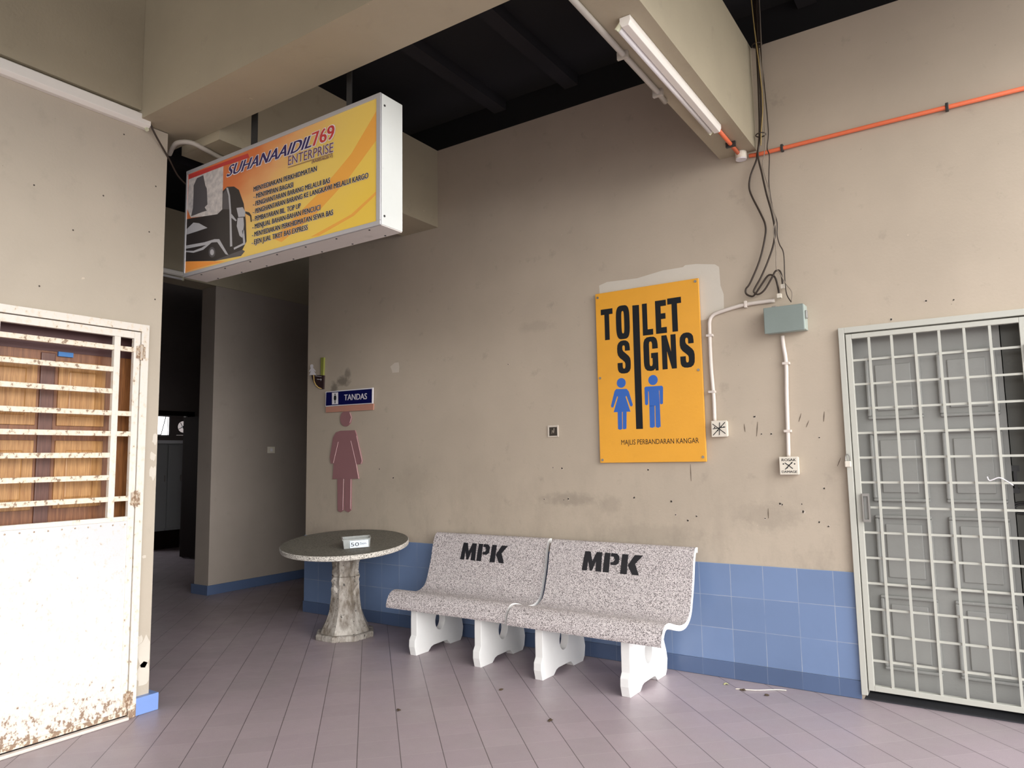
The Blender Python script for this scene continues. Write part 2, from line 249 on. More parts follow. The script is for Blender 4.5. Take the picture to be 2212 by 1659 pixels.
def tile_mat(name, col, size=.2, zoff=.1, grout=(.42, .44, .48, 1), gstr=.8):
    m = new_mat(name, col, .3); t = NT(m); v = t.co(); s_ = t.n('ShaderNodeSeparateXYZ'); t.l(v, s_.inputs[0])
    def line(sock, off, half):
        a = t.math('ADD', sock, 20.0-off); f = t.math('FRACT', t.math('MULTIPLY', a, 1/size))
        d = t.math('MINIMUM', f, t.math('SUBTRACT', 1.0, f))
        return t.math('LESS_THAN', d, half/size), t.math('FLOOR', t.math('MULTIPLY', a, 1/size))
    l1, i1 = line(s_.outputs[0], 0, .0017); l2, i2 = line(s_.outputs[2], zoff, .0017)
    cv = t.n('ShaderNodeCombineXYZ'); t.l(i1, cv.inputs[0]); t.l(i2, cv.inputs[1])
    wn = t.n('ShaderNodeTexWhiteNoise'); t.l(cv.outputs[0], wn.inputs[0])
    c = t.mix(wn.outputs[0], mul(col, .93), mul(col, 1.07))
    c = t.mix(t.math('MULTIPLY', t.ramp(t.noise(v, 3, 5), .45, .7), .25), c, mul(col, .75))
    lw = t.math('MULTIPLY', t.math('MAXIMUM', l1, l2), t.math('MULTIPLY', t.ramp(t.noise(v, 4, 3), .3, .6), gstr))
    c = t.mix(lw, c, grout)
    t.base(c); t.bump(t.math('SUBTRACT', 1.0, t.math('MAXIMUM', l1, l2)), .3, .002)
    return m
M['tile'] = tile_mat('blue_wall_tile', (.160, .230, .385, 1))
M['skirt'] = tile_mat('blue_skirting_tile', (.085, .125, .225, 1), zoff=.0, gstr=.25)
def terrazzo(name, light, dark, scale=210, frac=.36, dirt=0.0, dcol=(.1, .1, .08, 1)):
    m = new_mat(name, light, .7); t = NT(m); v = t.co()
    vo = t.n('ShaderNodeTexVoronoi'); vo.inputs['Scale'].default_value = scale; t.l(v, vo.inputs['Vector'])
    sx = t.n('ShaderNodeSeparateColor'); t.l(vo.outputs['Color'], sx.inputs[0])
    a = t.ramp(sx.outputs[0], frac, frac+.01)
    c = t.mix(a, dark, light)
    c = t.mix(t.math('MULTIPLY', t.ramp(t.noise(v, 5, 4), .4, .7), .25), c, mul(light, .7))
    if dirt: c = t.mix(t.ramp(t.noise(v, 9, 6, .7), .25, .25+dirt, (dirt, dirt, dirt, 1), (1, 1, 1, 1)), c, dcol)
    t.base(c); t.bump(t.noise(v, 120, 3), .3, .003)
    return m
M['terrazzo'] = terrazzo('bench_terrazzo', (.68, .62, .61, 1), (.11, .09, .09, 1), 330, .36)
M['rim'] = terrazzo('table_rim_terrazzo', (.62, .58, .52, 1), (.12, .11, .09, 1), 230, .26)
M['tabletop'] = terrazzo('table_top_grime', (.17, .155, .125, 1), (.085, .08, .06, 1), 170, .3)
M['white_leg'] = paint_mat('white_leg_paint', (.83, .82, .80, 1), .12, .6)
def pedestal_mat():
    m = new_mat('dirty_concrete', (.5, .5, .5), .7); t = NT(m); v = t.co()
    c = t.mix(t.ramp(t.noise(t.co(scale=(1, 1, .35)), 9, 7, .7), .40, .62), (.15, .12, .09, 1), (.50, .46, .41, 1))
    c = t.mix(t.ramp(t.noise(v, 40, 4, .6), .62, .68), c, (.05, .045, .04, 1))
    t.base(c); t.bump(t.noise(v, 16, 6, .7), .6, .02); return m
M['pedestal'] = pedestal_mat()
def rust_white(name, col, amount, low=None, scale=26):
    m = new_mat(name, col, .42); t = NT(m); v = t.co(scale=(1, 1, .8)); n = t.noise(v, scale, 5, .65)
    s_ = t.n('ShaderNodeSeparateXYZ'); t.l(t.co(), s_.inputs[0])
    thr = n
    if low is not None:
        mr = t.n('ShaderNodeMapRange'); mr.inputs[1].default_value = low; mr.inputs[2].default_value = 0.03
        mr.inputs[3].default_value = 0.0; mr.inputs[4].default_value = .19; t.l(s_.outputs[2], mr.inputs[0])
        thr = t.math('ADD', n, mr.outputs[0])
    f = t.ramp(thr, amount, amount+.05)
    f2 = t.ramp(thr, amount-.12, amount+.0)
    c = t.mix(t.math('MULTIPLY', f2, .42), col, (.66, .50, .30, 1))
    c = t.mix(t.math('MULTIPLY', f, .85), c, (.20, .11, .06, 1))
    t.base(c); t.bump(n, .15, .004); return m
M['door_paint'] = rust_white('door_white_paint', (.60, .60, .61, 1), .69, .32, 46)
M['bar_rust'] = rust_white('bar_rusty_paint', (.74, .67, .56, 1), .565, None, 42)
M['frame_rust'] = rust_white('frame_rusty_paint', (.72, .67, .60, 1), .64, .14, 36)
M['hinge'] = rust_white('hinge_rust', (.45, .38, .32, 1), .5, None, 60)
def wood(name, c0, c1):
    m = new_mat(name, c0, .4); t = NT(m); v = t.co(scale=(1, 14, 1.1))
    n = t.noise(v, 5, 7, .65); c = t.mix(t.ramp(n, .32, .68), c0, c1)
    wv = t.noise(t.co(scale=(1, 40, 1.5)), 4, 3); c = t.mix(t.math('MULTIPLY', t.ramp(wv, .4, .7), .5), c, mul(c0, .6))
    t.base(c); t.bump(n, .1, .003); return m
M['wood_panel'] = wood('varnished_panel', (.33, .15, .045, 1), (.56, .31, .115, 1))
M['wood_rail'] = wood('varnished_rail', (.17, .062, .028, 1), (.30, .13, .055, 1))
M['wood_stile'] = wood('varnished_stile', (.105, .042, .032, 1), (.17, .075, .05, 1))
M['wood_side'] = wood('varnished_side', (.16, .06, .02, 1), (.34, .14, .045, 1))
M['transom'] = new_mat('maroon_transom', (.095, .042, .042), .5)
M['grille'] = rust_white('grille_paint', (.48, .475, .42, 1), .76, None, 40)
M['grey_door'] = paint_mat('grey_door_paint', (.30, .30, .28, 1), .2, .45)
M['grey_dark'] = paint_mat('dark_grey_door_paint', (.115, .115, .098, 1), .2, .5)
M['steel'] = new_mat('steel', (.35, .34, .32), .4, .8)
M['dark_metal'] = new_mat('dark_metal', (.05, .05, .05), .5, .4)
M['alu'] = new_mat('aluminium', (.55, .55, .57), .4, .5)
M['white_sheet'] = paint_mat('white_sheet', (.68, .70, .67, 1), .1, .45)
M['box_under'] = paint_mat('box_underside', (.62, .58, .54, 1), .6, .5)
M['lamp'] = new_mat('lamp_white', (.86, .82, .76), .4)
M['tube'] = new_mat('lamp_tube', (.9, .88, .88), .25)
M['holder'] = new_mat('lamp_holder', (.62, .62, .45), .5)
M['conduit'] = paint_mat('conduit_white', (.66, .59, .53, 1), .2, .45)
M['beam_pipe'] = paint_mat('conduit_grey', (.42, .38, .33, 1), .2, .5)
M['orange'] = new_mat('orange_conduit', (.80, .17, .07), .45)
M['cable'] = new_mat('cable_black', (.035, .022, .014), .5)
M['cable_grey'] = new_mat('cable_grey', (.22, .18, .14), .5)
M['cable_yellow'] = new_mat('cable_yellow', (.38, .27, .10), .5)
M['meter'] = paint_mat('meter_grey', (.205, .245, .225, 1), .1, .4)
M['meter_side'] = paint_mat('meter_side', (.36, .42, .38, 1), .1, .4)
M['plastic'] = paint_mat('socket_plastic', (.72, .66, .56, 1), .2, .4)
M['yellow'] = paint_mat('sign_yellow', (.80, .375, .035, 1), .10, .38)
M['blue'] = new_mat('sign_blue', (.028, .125, .47), .35)
M['navy'] = new_mat('sign_navy', (.006, .007, .075), .3)
M['ink'] = new_mat('sign_ink', (.010, .012, .015), .6, 0, .25)
M['white'] = new_mat('sign_white', (.78, .74, .76), .4)
M['sign_edge'] = new_mat('sign_edge', (.45, .40, .36), .5)
M['pink'] = paint_mat('pink_board', (.31, .15, .155, 1), .12, .6)
M['pink_edge'] = new_mat('pink_edge', (.66, .45, .44), .6)
M['salmon'] = paint_mat('salmon_strip', (.52, .25, .18, 1), .3, .6)
M['olive'] = new_mat('olive_board', (.25, .26, .055), .5)
M['dark_board'] = new_mat('dark_board', (.035, .018, .018), .5)
M['gold'] = new_mat('gold_band', (.85, .58, .20), .5)
M['sock_black'] = new_mat('black_switch', (.02, .02, .02), .4)
M['cab'] = new_mat('cabinet_grey', (.34, .36, .37), .4)
M['counter'] = new_mat('counter_white', (.7, .74, .78), .25)
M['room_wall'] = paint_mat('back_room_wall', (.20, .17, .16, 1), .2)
M['dark_wood'] = new_mat('dark_wood', (.012, .006, .005), .9, 0, .1)
M['leaf'] = new_mat('dry_leaf', (.07, .045, .025), .8)
M['leaf_pale'] = new_mat('pale_leaf', (.5, .48, .22), .8)
M['red_print'] = new_mat('print_red', (.50, .045, .04), .4)
M['orange_print'] = new_mat('print_orange', (.80, .30, .06), .4)
M['photo_print'] = None
M['bus_black'] = new_mat('print_black', (.030, .026, .026), .35)
M['bus_grey'] = new_mat('print_grey', (.42, .42, .44), .35)
M['bus_dark'] = new_mat('print_dark_grey', (.09, .085, .09), .35)
M['violet'] = new_mat('print_violet', (.13, .055, .10), .4)
M['navy_print'] = new_mat('print_navy', (.03, .018, .10), .4)
M['arc'] = new_mat('print_arc', (.76, .36, .06), .4)
M['blue_tag'] = new_mat('blue_tag', (.03, .16, .42), .4)
M['ground'] = paint_mat('outside_concrete', (.26, .25, .23, 1), .3)
def print_bg():
    m = new_mat('print_background', (.8, .5, .1), .38); t = NT(m)
    s_ = t.n('ShaderNodeSeparateXYZ'); t.l(t.co(), s_.inputs[0])
    d = t.math('SUBTRACT', t.math('MULTIPLY', t.math('ADD', s_.outputs[0], 2.5), .55), t.math('MULTIPLY', t.math('SUBTRACT', s_.outputs[2], 2.55), .85))
    d = t.math('ADD', d, t.math('MULTIPLY', t.noise(t.co(scale=(1, 1, 2)), 2.5, 3), .35))
    r = t.n('ShaderNodeValToRGB'); e = r.color_ramp.elements; t.l(d, r.inputs[0])
    e[0].position = -.0; e[0].color = (.62, .17, .05, 1); e[1].position = .95; e[1].color = (.76, .52, .07, 1)
    x = e.new(.22); x.color = (.72, .38, .15, 1); x = e.new(.42); x.color = (.74, .53, .13, 1)
    t.base(r.outputs[0]); return m
M['print_bg'] = print_bg()
def photo_print():
    m = new_mat('print_photo', (.6, .6, .6), .38); t = NT(m)
    t.base(t.ramp(t.noise(t.co(), 30, 4, .6), .35, .7, (.62, .58, .55, 1), (.40, .38, .38, 1))); return m
M['photo_print'] = photo_print()
def clear_plastic():
    m = new_mat('clear_plastic', (.85, .88, .86), .12); b = m.node_tree.nodes['Principled BSDF']
    b.inputs['Transmission Weight'].default_value = .75; b.inputs['IOR'].default_value = 1.3; return m
M['clear'] = clear_plastic()
# ---------------------------------------------------------------- mesh helpers
def tag(o, label=None, cat=None, group=None, kind=None):
    if label: o['label'] = label
    if cat: o['category'] = cat
    if group: o['group'] = group
    if kind: o['kind'] = kind
    return o
def empty(name, loc=(0, 0, 0), rot=(0, 0, 0)):
    o = bpy.data.objects.new(name, None); COL.objects.link(o); o.location = loc; o.rotation_euler = rot; o.empty_display_size = .1
    return o
def obj(name, bm, mat, parent=None, smooth=False, bevel=0, local=False):
    """link the bmesh (world coordinates) as one mesh object"""
    me = bpy.data.meshes.new(name); bm.normal_update(); bm.to_mesh(me); bm.free()
    o = bpy.data.objects.new(name, me); COL.objects.link(o)
    for m in (mat if isinstance(mat, (list, tuple)) else [mat]): me.materials.append(m)
    if smooth:
        for p in me.polygons: p.use_smooth = True
    if bevel:
        b = o.modifiers.new('bevel', 'BEVEL'); b.width = bevel; b.segments = 2; b.limit_method = 'ANGLE'
    if parent is not None:
        o.parent = parent
        if not local:
            o.matrix_parent_inverse = world_of(parent).inverted()
    return o
def world_of(o):
    m = Matrix.LocRotScale(o.location, o.rotation_euler, o.scale)
    return (world_of(o.parent) @ o.matrix_parent_inverse @ m) if o.parent else m
def S_(name, bm, mat, parent=None, **k):
    o = obj(name, bm, mat, parent, **k)
    if parent is None: o['kind'] = 'structure'
    return o
def box(bm, x0, x1, y0, y1, z0, z1, mi=0):
    v = [bm.verts.new((x, y, z)) for x in (x0, x1) for y in (y0, y1) for z in (z0, z1)]
    for q in ((0, 1, 3, 2), (4, 6, 7, 5), (0, 4, 5, 1), (2, 3, 7, 6), (0, 2, 6, 4), (1, 5, 7, 3)):
        f = bm.faces.new([v[i] for i in q]); f.material_index = mi
    return v
def bx(*a):
    bm = bmesh.new()
    for i in range(0, len(a), 6): box(bm, *a[i:i+6])
    return bm
def spline(P, n=6):
    P = [Vector(p) for p in P]; out = []
    for i in range(len(P)-1):
        a = P[max(i-1, 0)]; b = P[i]; c = P[i+1]; d = P[min(i+2, len(P)-1)]
        for k in range(n):
            t = k/n; out.append(.5*((2*b)+(c-a)*t+(2*a-5*b+4*c-d)*t*t+(3*b-a-3*c+d)*t**3))
    out.append(P[-1]); return out
def tube(bm, P, r, seg=8, caps=True):
    P = [Vector(p) for p in P]; rings = []; prev = None
    for i, p in enumerate(P):
        d = (P[min(i+1, len(P)-1)]-P[max(i-1, 0)]).normalized()
        if prev is None:
            a = d.orthogonal().normalized()
        else:
            a = (prev-d*prev.dot(d)).normalized()
        prev = a; b = d.cross(a)
        rings.append([bm.verts.new(p+a*r*math.cos(2*math.pi*k/seg)+b*r*math.sin(2*math.pi*k/seg)) for k in range(seg)])
    for A, B in zip(rings, rings[1:]):
        for k in range(seg): bm.faces.new((A[k], A[(k+1) % seg], B[(k+1) % seg], B[k]))
    if caps: bm.faces.new(rings[0][::-1]); bm.faces.new(rings[-1])
    return bm
def lathe(bm, prof, c, seg=32, rot=0, yscale=1):
    rings = []
    for r, z in prof:
        rings.append([bm.verts.new((c[0]+r*math.cos(rot+2*math.pi*k/seg), c[1]+r*yscale*math.sin(rot+2*math.pi*k/seg), z)) for k in range(seg)])
    for A, B in zip(rings, rings[1:]):
        for k in range(seg): bm.faces.new((A[k], A[(k+1) % seg], B[(k+1) % seg], B[k]))
    bm.faces.new(rings[0][::-1]); bm.faces.new(rings[-1])
def cyl(bm, p0, p1, r, seg=16): return tube(bm, [p0, p1], r, seg)
def poly_xz(bm, pts, y, th=0.0, mi=0):
    """flat outline in the x-z plane at depth y, front face towards -y, th = thickness backwards"""
    pts = [Vector((a, y, b)) for a, b in pts]
    area = sum(pts[i].x*pts[(i+1) % len(pts)].z-pts[(i+1) % len(pts)].x*pts[i].z for i in range(len(pts)))
    if area < 0: pts = pts[::-1]
    vs = [bm.verts.new(p) for p in pts]; f = bm.faces.new(vs); f.material_index = mi
    if th:
        vb = [bm.verts.new(p+Vector((0, th, 0))) for p in pts]; g = bm.faces.new(vb[::-1]); g.material_index = mi
        n = len(vs)
        for i in range(n):
            q = bm.faces.new((vs[(i+1) % n], vs[i], vb[i], vb[(i+1) % n])); q.material_index = mi
    bm.normal_update(); bmesh.ops.triangulate(bm, faces=[x for x in bm.faces if len(x.verts) > 4], ngon_method='EAR_CLIP')
    return bm
def flat(outlines, y, th=0.0):
    bm = bmesh.new()
    for o in outlines: poly_xz(bm, o, y, th)
    return bm
def circ(c, r, n=24): return [(c[0]+r*math.cos(2*math.pi*k/n), c[1]+r*math.sin(2*math.pi*k/n)) for k in range(n)]
def ring_xz(bm, outer, inner, y, th=.0):
    n = len(outer)
    for i in range(n):
        j = (i+1) % n; poly_xz(bm, [outer[i], outer[j], inner[j], inner[i]], y, th)
    return bm
def text_mesh(s, w_, h_, offset=0.0, shear=0.0, spacing=1.0):
    """text turned into a flat mesh, fitted to width w_ and cap height h_, lower left at the origin, in x-z"""
    cu = bpy.data.curves.new('txt', 'FONT'); cu.body = s; cu.offset = offset; cu.shear = shear; cu.space_character = spacing; cu.resolution_u = 3
    o = bpy.data.objects.new('txt', cu); COL.objects.link(o)
    dg = bpy.context.evaluated_depsgraph_get(); me = bpy.data.meshes.new_from_object(o.evaluated_get(dg))
    bpy.data.objects.remove(o); bpy.data.curves.remove(cu)
    bm = bmesh.new(); bm.from_mesh(me); bpy.data.meshes.remove(me)
    xs = [v.co.x for v in bm.verts]; x0, x1 = min(xs), max(xs)
    cap = .69 if not s.islower() else .5
    for v in bm.verts: v.co = Vector(((v.co.x-x0)/(x1-x0)*w_, 0, v.co.y/cap*h_))
    bmesh.ops.recalc_face_normals(bm, faces=bm.faces)
    bm.normal_update()
    for f in bm.faces:
        if f.normal.y > 0: f.normal_flip()
    return bm
def put_text(name, s, a, b, h_, y, mat, parent, offset=0.0, shear=0.0, bold=0.0, halo=0.0):
    """a, b: baseline start and end in x-z"""
    bm = text_mesh(s, math.hypot(b[0]-a[0], b[1]-a[1]), h_, offset, shear)
    th = math.atan2(b[1]-a[1], b[0]-a[0])
    for v in bm.verts:
        x, z = v.co.x, v.co.z
        v.co = Vector((a[0]+x*math.cos(th)-z*math.sin(th), y, a[1]+x*math.sin(th)+z*math.cos(th)))
    if halo:      # white edging: four shifted layers, each at its own depth
        base_ = bm.verts[:]+bm.edges[:]+bm.faces[:]
        for q_, (hx, hz) in enumerate(((-1, -1), (1, -1), (-1, 1), (1, 1))):
            d = bmesh.ops.duplicate(bm, geom=base_)
            for e_ in d['geom']:
                if isinstance(e_, bmesh.types.BMVert): e_.co += Vector((hx*halo, .00025*(q_+1), hz*halo))
    if bold:      # a second, slightly shifted layer of the same letters
        d = bmesh.ops.duplicate(bm, geom=bm.verts[:]+bm.edges[:]+bm.faces[:])
        for e_ in d['geom']:
            if isinstance(e_, bmesh.types.BMVert): e_.co += Vector((bold, -.0003, 0))
    return obj(name, bm, mat, parent)
# ================================================================ the setting
S_('floor', bx(-11.5, 4.2, -11.0, 3.2, -.12, 0), M['floor'])
S_('ground', bx(-14, 40, -45, 14, -.30, -.13), M['ground'])
# main wall with the opening of the grille door
OX0, OX1, OZ = .925, 1.86, 2.11
S_('wall_back', bx(-3.79, OX0, 0, .15, 0, 4.03, OX0, OX1, 0, .15, OZ, 4.03, OX1, 3.1, 0, .15, 0, 4.03), M['wall'])
S_('wall_corridor_right', bx(-3.79, -3.64, .15, 3.2, 0, 4.03), M['wall'])
S_('trim_1', bx(-3.795, OX0-.012, -.008, -.0005, .1, .7), M['tile'], bevel=.002)            # blue wall tiles
S_('baseboard_back', bx(-3.80, OX0-.012, -.016, -.0005, .001, .1), M['skirt'], bevel=.002)
S_('trim_2', bx(-3.802, -3.79, -.0005, 2.4, .001, .7), M['tile'])
S_('trim_3', bx(OX1+.015, 3.1, -.008, -.0005, .001, .7), M['tile'])
# left wall with the white metal door
LX = -2.451
S_('wall_left', bx(LX-.25, LX, -2.33, -2.235, 0, 3.405, LX-.25, LX, -3.40, -2.33, 2.19, 3.46, LX-.25, LX, -11.0, -3.40, 0, 3.46), M['left_wall'])
S_('trim_4', bx(LX-.27, LX+.035, -2.325, -2.195, .001, .095), M['skirt_l'] if 'skirt_l' in M else tile_mat('blue_pier_tile', (.19, .30, .62, 1), zoff=.0, gstr=.15), bevel=.003)
S_('baseboard_left', bx(LX+.0005, LX+.02, -10.9, -3.42, .001, .095), M['skirt'])
S_('wall_left_beam', bx(-2.75, -2.40, -11.0, -2.431, 3.462, 4.449), M['beam'])
S_('sky_block_behind', bx(-2.75, 2.95, -11.1, -11.0, 0, 2.7), M['wall'])  # unseen low wall added to block low sky light from behind
S_('door_shade_strip', bx(OX0, OX1, -.004, .15, .0004, .006), M['gap'])  # added black strip: shade under the grille door put into the colour
# beams
S_('ceiling_beam_cross', bx(-5.6, 2.95, -2.43, -2.08, 3.41, 4.449), M['beam'])
S_('ceiling_beam_left', bx(-2.56, -2.159, -2.078, -.001, 3.35, 4.03), M['beam'])
S_('ceiling_beam_lamp', bx(.262, .50, -2.078, -.001, 3.332, 4.03), M['beam'])
S_('ceiling_beam_lamp_front', bx(.262, .50, -5.6, -2.432, 3.332, 4.03), M['beam'])
# dark roof: boards, joists and a dark backing added to black out the void
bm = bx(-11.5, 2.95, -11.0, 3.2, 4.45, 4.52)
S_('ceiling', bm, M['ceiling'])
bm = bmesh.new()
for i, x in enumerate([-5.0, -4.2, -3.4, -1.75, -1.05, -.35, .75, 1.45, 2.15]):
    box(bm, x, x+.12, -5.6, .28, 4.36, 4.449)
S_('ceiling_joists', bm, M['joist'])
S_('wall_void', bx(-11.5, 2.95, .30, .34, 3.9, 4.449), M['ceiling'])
# fascia closing the roof edge on the open sides
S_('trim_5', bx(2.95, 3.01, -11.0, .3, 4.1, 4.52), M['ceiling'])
# corridor wall (x = -5.35) with pier, header, and the room behind
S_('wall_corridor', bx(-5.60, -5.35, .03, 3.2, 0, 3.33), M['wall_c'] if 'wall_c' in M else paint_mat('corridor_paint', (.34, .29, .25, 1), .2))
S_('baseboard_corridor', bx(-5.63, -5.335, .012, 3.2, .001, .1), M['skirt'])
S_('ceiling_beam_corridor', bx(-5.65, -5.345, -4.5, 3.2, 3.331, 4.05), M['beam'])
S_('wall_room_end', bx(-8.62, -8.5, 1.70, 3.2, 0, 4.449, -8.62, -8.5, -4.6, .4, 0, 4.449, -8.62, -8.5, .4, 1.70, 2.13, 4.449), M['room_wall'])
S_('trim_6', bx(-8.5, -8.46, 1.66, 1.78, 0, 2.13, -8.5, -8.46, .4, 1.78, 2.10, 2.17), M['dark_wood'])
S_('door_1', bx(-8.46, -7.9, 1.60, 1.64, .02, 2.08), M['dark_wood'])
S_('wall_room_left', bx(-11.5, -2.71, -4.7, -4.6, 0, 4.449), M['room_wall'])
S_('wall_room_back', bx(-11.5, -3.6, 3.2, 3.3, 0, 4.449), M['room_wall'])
# far wall with window and round opening, plus unseen opening added for more light
FX = -10.6
bm = bx(FX-.1, FX, -4.6, -.2, 0, 4.449, FX-.1, FX, -.2, 1.5, 0, 1.1, FX-.1, FX, -.2, 1.5, 2.6, 4.449, FX-.1, FX, 1.5, 2.30, 0, 4.449, FX-.1, FX, 2.30, 2.66, 0, 1.88, FX-.1, FX, 2.30, 2.66, 2.25, 4.449, FX-.1, FX, 2.66, 2.78, 0, 4.449,
        FX-.1, FX, 3.06, 3.2, 0, 4.449, FX-.1, FX, 2.78, 3.06, 0, 1.90, FX-.1, FX, 2.78, 3.06, 2.20, 4.449)
c0 = (2.92, 2.055); n = 32
for i in range(n):
    def sq(t):
        c, s = math.cos(t), math.sin(t); k = 1/max(abs(c), abs(s)); return (c0[0]+.14*c*k, c0[1]+.15*s*k)
    a0, a1 = 2*math.pi*i/n, 2*math.pi*(i+1)/n
    P = [sq(a0), sq(a1), (c0[0]+.105*math.cos(a1), c0[1]+.105*math.sin(a1)), (c0[0]+.105*math.cos(a0), c0[1]+.105*math.sin(a0))]
    vs = [bm.verts.new((FX-.02, p[0], p[1])) for p in P]; bm.faces.new(vs)
S_('wall_far', bm, M['room_wall'])
wn_ = bmesh.new()
for yy in (2.31, 2.65): box(wn_, FX-.04, FX-.01, yy-.012, yy+.012, 1.88, 2.25)
for zz in (1.89, 2.24): box(wn_, FX-.04, FX-.01, 2.30, 2.66, zz-.012, zz+.012)
win = S_('window_1', wn_, M['alu'])
obj('casement_stay', tube(bmesh.new(), [(FX-.05, 2.60, 2.24), (FX-.05, 2.52, 1.91), (FX-.05, 2.32, 1.90)], .008), M['dark_metal'], win)
fan = empty('exhaust_fan', (FX, c0[0], c0[1])); tag(fan, 'round extractor fan opening in the far back room wall beside the bright window', 'fan')
bm = bmesh.new()
tube(bm, [(FX-.03, c0[0]+.112*math.cos(2*math.pi*k/24), c0[1]+.112*math.sin(2*math.pi*k/24)) for k in range(25)], .009, 6, False)
obj('ring', bm, M['alu'], fan)
bm = bmesh.new(); cyl(bm, (FX-.06, c0[0], c0[1]), (FX-.01, c0[0], c0[1]), .02)
obj('hub', bm, M['dark_metal'], fan)
for k in range(4):
    t = k*math.pi/2+.5; bm = bmesh.new(); cyl(bm, (FX-.045, c0[0], c0[1]), (FX-.045, c0[0]+.09*math.cos(t), c0[1]+.09*math.sin(t)), .006, 6)
    obj('blade', bm, M['dark_metal'], fan)
# cabinets in the back room
for (y0, y1, lab, wd) in [(1.70, 2.10, 'grey base cabinet door left of the dark seam in the back room', .02), (2.105, 2.38, 'grey base cabinet right of the dark seam, next to the dark door frame', .02)]:
    cb = empty('cabinet', (-9.9, (y0+y1)/2, 0)); tag(cb, lab, 'cabinet', 'grey cabinets in the back room')
    obj('body', bx(-10.25, -9.72, y0, y1, .30, 1.72), M['cab'], cb)
    d_ = obj('door', bx(-9.718, -9.70, y0+.006, y1-.006, .34, 1.70), M['cab'], cb, bevel=.003)
    obj('handle', bx(-9.70, -9.69, y1-.05, y1-.035, 1.1, 1.2), M['steel'], d_)
    obj('plinth', bx(-10.25, -9.76, y0, y1, 0, .30), M['dark_wood'], cb)
ct = obj('worktop', bx(-10.3, -9.66, 1.5, 2.40, 1.722, 1.775), M['counter']); tag(ct, 'white worktop edge over the grey cabinets in the back room', 'worktop')
sw = empty('light_switch', (-5.35, .79, 1.527)); tag(sw, 'small pale switch plate on the dark corridor wall', 'light switch')
obj('plate', bx(-5.349, -5.338, .74, .84, 1.49, 1.565), M['plastic'], sw, bevel=.003); obj('rocker', bx(-5.338, -5.334, .775, .805, 1.51, 1.545), M['white'], sw)
# wall marks
WB = bpy.data.objects['wall_back']
def mark(name, outlines, y, mat): return obj(name, flat(outlines, y), mat, WB)
mark('filler_patch', [D['patch']], -.0012, M['patch'])
mark('plaster_repair', [D['plaster']], -.0015, M['chip'])
for (x, z) in D['holes']:
    r = random.uniform(.004, .008); pts = [(x+r*random.uniform(.7, 1.3)*math.cos(a*math.pi/4), z+r*random.uniform(.7, 1.3)*math.sin(a*math.pi/4)) for a in range(8)]
    R_ = r*1.5; pc = [(x+R_*random.uniform(.5, 1.2)*math.cos(a*math.pi/4), z+R_*random.uniform(.5, 1.2)*math.sin(a*math.pi/4)) for a in range(8)]
    mark('chipped_rim', [pc], -.0012, M['chip']); mark('drill_hole', [pts], -.0018, M['hole'])
for (x, z, l, t) in [(.405, 1.54, .09, .1), (.335, 1.55, .05, -.1), (.66, 1.60, .05, .3), (.70, 1.56, .04, .4), (-.03, 1.27, .11, -.02), (.86, 1.33, .05, .4), (.45, 1.02, .06, .0), (.80, 1.6, .06, .1)]:
    mark('scratch', [[(x-.001, z-l/2), (x+.002, z-l/2), (x+.004+t*l*.5, z), (x+.003+t*l, z+l/2), (x+.001+t*l, z+l/2), (x-.002+t*l*.5, z)]], -.0013, M['scratch'])
# flaked paint on the pier by the white door
WL = bpy.data.objects['wall_left']
def yz_mark(name, pts, x, mat, parent):
    bm = bmesh.new(); f = bm.faces.new([bm.verts.new((x, a, b)) for a, b in pts]); bm.normal_update(); bmesh.ops.triangulate(bm, faces=[f]); bm.normal_update()
    for f in bm.faces:
        if f.normal.x < 0: f.normal_flip()
    return obj(name, bm, mat, parent)
random.seed(3)
for (y, z, r, k) in [(-2.262, .33, .05, 1.7), (-2.27, .20, .045, 1.5), (-2.255, 1.335, .022, 1.8), (-2.26, 1.43, .02, 1.4), (-2.25, 1.53, .018, 2.0), (-2.3, .40, .02, 1.5), (-2.29, .86, .012, 1)]:
    pts = [(max(-2.328, min(-2.238, y+r*random.uniform(.6, 1.2)*math.cos(a*math.pi/6))), z+r*k*random.uniform(.6, 1.2)*math.sin(a*math.pi/6)) for a in range(12)]
    yz_mark('flaked_paint', pts, LX+.0012, M['patch'], WL)
for (y, z) in [(-2.30, 3.05), (-2.95, 2.85), (-2.6, 2.9), (-2.33, 2.76), (-2.75, 2.66), (-2.28, 2.36), (-2.9, 2.32), (-2.5, 3.3)]:
    yz_mark('nail_mark', [(y+.005*math.cos(a), z+.005*math.sin(a)) for a in [k*math.pi/3 for k in range(6)]], LX+.0012, M['hole'], WL)
# ================================================================ white metal door (left)
dr = empty('door_2', (LX, -2.8, 0)); dr['kind'] = 'structure'
fx0, fx1 = LX+.001, -2.415
obj('frame', bx(fx0, fx1, -2.368, -2.325, 0, 2.192, fx0, fx1, -3.45, -2.368, 2.15, 2.192), M['frame_rust'], dr, bevel=.002)
lx0, lx1 = -2.450, -2.422
obj('leaf_frame', bx(lx0, lx1, -2.408, -2.372, .03, 2.145, lx0, lx1, -3.40, -2.408, 2.105, 2.145, lx0, lx1, -3.115, -3.075, 1.08, 2.105), M['frame_rust'], dr, bevel=.002)
obj('mullion', bx(lx0, lx1, -2.518, -2.484, 1.095, 2.105), M['frame_rust'], dr, bevel=.002)
for i, z in enumerate(D['lbars']):
    obj('bar', bx(lx0+.004, lx1-.002, -3.075, -2.518, z-.014, z+.014), M['bar_rust'], dr, bevel=.002)
    if i in (0, 3, 4, 7): obj('bar', bx(lx0+.004, lx1-.002, -2.484, -2.408, z-.014, z+.014), M['bar_rust'], dr, bevel=.002)
